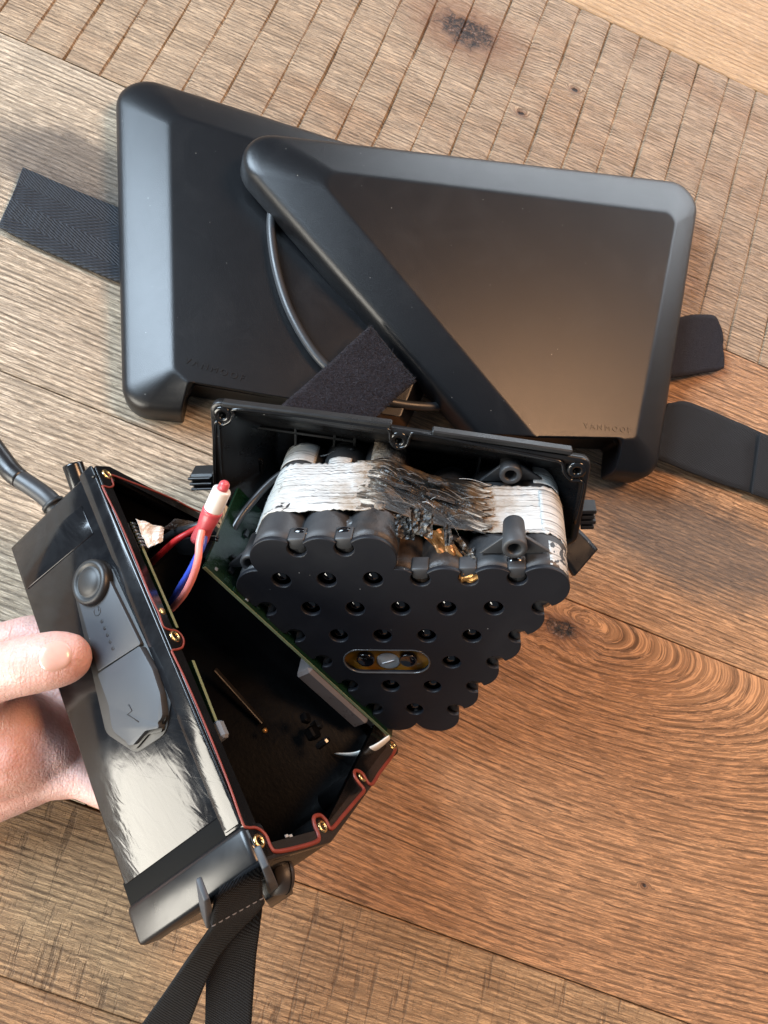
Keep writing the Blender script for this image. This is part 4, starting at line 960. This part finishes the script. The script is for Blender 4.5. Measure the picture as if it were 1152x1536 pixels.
chains = [
    [J(-330, 1220, 350, 30), J(-180, 1165, 345, 27), J(-90, 1130, 338, 24)],                               # forearm, wrist
    [J(-90, 1130, 338, 22), J(-62, 1062, 318, 15), J(-20, 1012, 302, 12.6), J(24, 1002, 295, 11.6), J(50, 996, 293, 11.9), J(80, 990, 292, 11.4), J(98, 987, 292.5, 10.2)],   # thumb
    [J(-90, 1130, 338, 24), J(-40, 1118, 332, 25), J(10, 1120, 331, 23), J(55, 1128, 334, 18), J(92, 1140, 337, 13)],                                  # palm
    [J(-62, 1062, 318, 14), J(-20, 1062, 322, 15), J(20, 1075, 326, 14), J(60, 1098, 330, 13), J(85, 1125, 332, 12)],                                  # web of the thumb
    [J(-90, 1040, 340, 14), J(-20, 975, 345, 11), J(45, 955, 346, 10.2), J(110, 965, 344, 9.4), J(165, 985, 340, 8.6)],
    [J(-90, 1130, 338, 15), J(-10, 1050, 345, 12), J(60, 1040, 347, 10.5), J(130, 1060, 345, 9.5), J(185, 1080, 340, 8.8)],
    [J(-90, 1140, 338, 15), J(-5, 1130, 340, 12.5), J(60, 1115, 341, 11), J(130, 1130, 339, 9.6), J(195, 1150, 335, 8.8)],
    [J(-90, 1180, 338, 19), J(-40, 1196, 336, 15.0), J(15, 1182, 335, 12.5), J(70, 1163, 334, 11.), J(120, 1165, 332, 9.2), J(170, 1190, 328, 8.2)],
]
V = []; F = []
for ch in chains:
    v, f = capsules(ch); k = len(V); V += list(v); F += [tuple(q+k for q in x) for x in f]
hf = Frame(pd(-90, 1130, 338), np.eye(3)); hf.o[2] = min(v[2] for v in V)
me = mesh('hand', [v-hf.o for v in V], F)
ho = bpy.data.objects.new('hand_src', me); C.objects.link(ho)
md = ho.modifiers.new('r', 'REMESH'); md.mode = 'VOXEL'; md.voxel_size = .0011
md = ho.modifiers.new('s', 'SMOOTH'); md.iterations = 20; md.factor = .5
hm = bpy.data.meshes.new_from_object(ho.evaluated_get(bpy.context.evaluated_depsgraph_get()))
bpy.data.objects.remove(ho); hm.polygons.foreach_set('use_smooth', [True]*len(hm.polygons))
def skin_mat():
    t = NT('skin'); n = t.noise(t.coord(), 55, 4, .6); n2 = t.noise(t.coord(), 420, 4, .65); vz = t.n('ShaderNodeTexVoronoi'); t.put(vz.inputs['Vector'], t.coord()); vz.inputs['Scale'].default_value = 900
    c = t.mix(t.map(n, .35, .7), (.56, .35, .30), (.55, .30, .255)); c = t.mix(t.map(n2, .4, .75, 0, .4), c, (.47, .235, .19)); c = t.mix(t.map(t.noise(t.coord(), 95, 5, .7, 1.), .5, .72, 0, .28), c, (.46, .15, .11))
    Xh, Yh, Zh = t.sep(t.coord())
    wr = t.noise(t.vec(t.math('MULTIPLY', Xh, 520.), t.math('MULTIPLY', Yh, 90.), t.math('MULTIPLY', Zh, 90.)), 1, 4, .7, .6)
    h = t.math('ADD', t.math('ADD', t.math('MULTIPLY', vz.outputs['Distance'], .5), n2), t.math('MULTIPLY', t.map(wr, .55, .68), -.45))
    return t.out(c, .47, 0, t.bump(h, .00032), .4, Subsurface_Weight=.3, Subsurface_Radius=(.006, .0022, .0012), Subsurface_Scale=1.)
hand = obj('hand', hm, skin_mat()); hand.matrix_world = hf.mat(); hand['label'] = 'bare left hand gripping the open case with its thumb on the wall'; hand['category'] = 'hand'
bvh = BVHTree.FromPolygons([hf.mat() @ v.co for v in hm.vertices], [tuple(q.vertices) for q in hm.polygons])
Pn = []
for i in range(15):
    row = []
    for j in range(15):
        u, v = -1+2*i/14, -1+2*j/14; k = .93+.07*abs(u)
        uu = u*math.sqrt(1-v*v*.5); vv = v*math.sqrt(1-u*u*.46)
        x, y = 83+26*uu+3*vv, 984-6.0*uu+23.5*vv
        o_ = Vector((0, 0, HCAM/1000)); d_ = (Vector((pd(x, y, 300)/1000).tolist())-o_).normalized(); hit = bvh.ray_cast(o_, d_)
        q = np.array(hit[0])*1000 if hit[0] is not None else pd(x, y, 290)
        nrm = np.array(hit[1]) if hit[0] is not None else np.array([0, 0, 1.])
        e = max(abs(u), abs(v)); row.append(q+nrm*(.62*(1-e**6)-.12)-hf.o)
    Pn.append(row)
t = NT('nail'); n = t.noise(t.coord(), 200, 3)
M_NAIL = t.out(t.mix(n, (.52, .30, .245), (.60, .38, .31)), .30, 0, None, .5, Subsurface_Weight=.2, Subsurface_Radius=(.004, .002, .001), Subsurface_Scale=1., Coat_Weight=.3)
obj('thumbnail', grid(Pn), M_NAIL, hand)
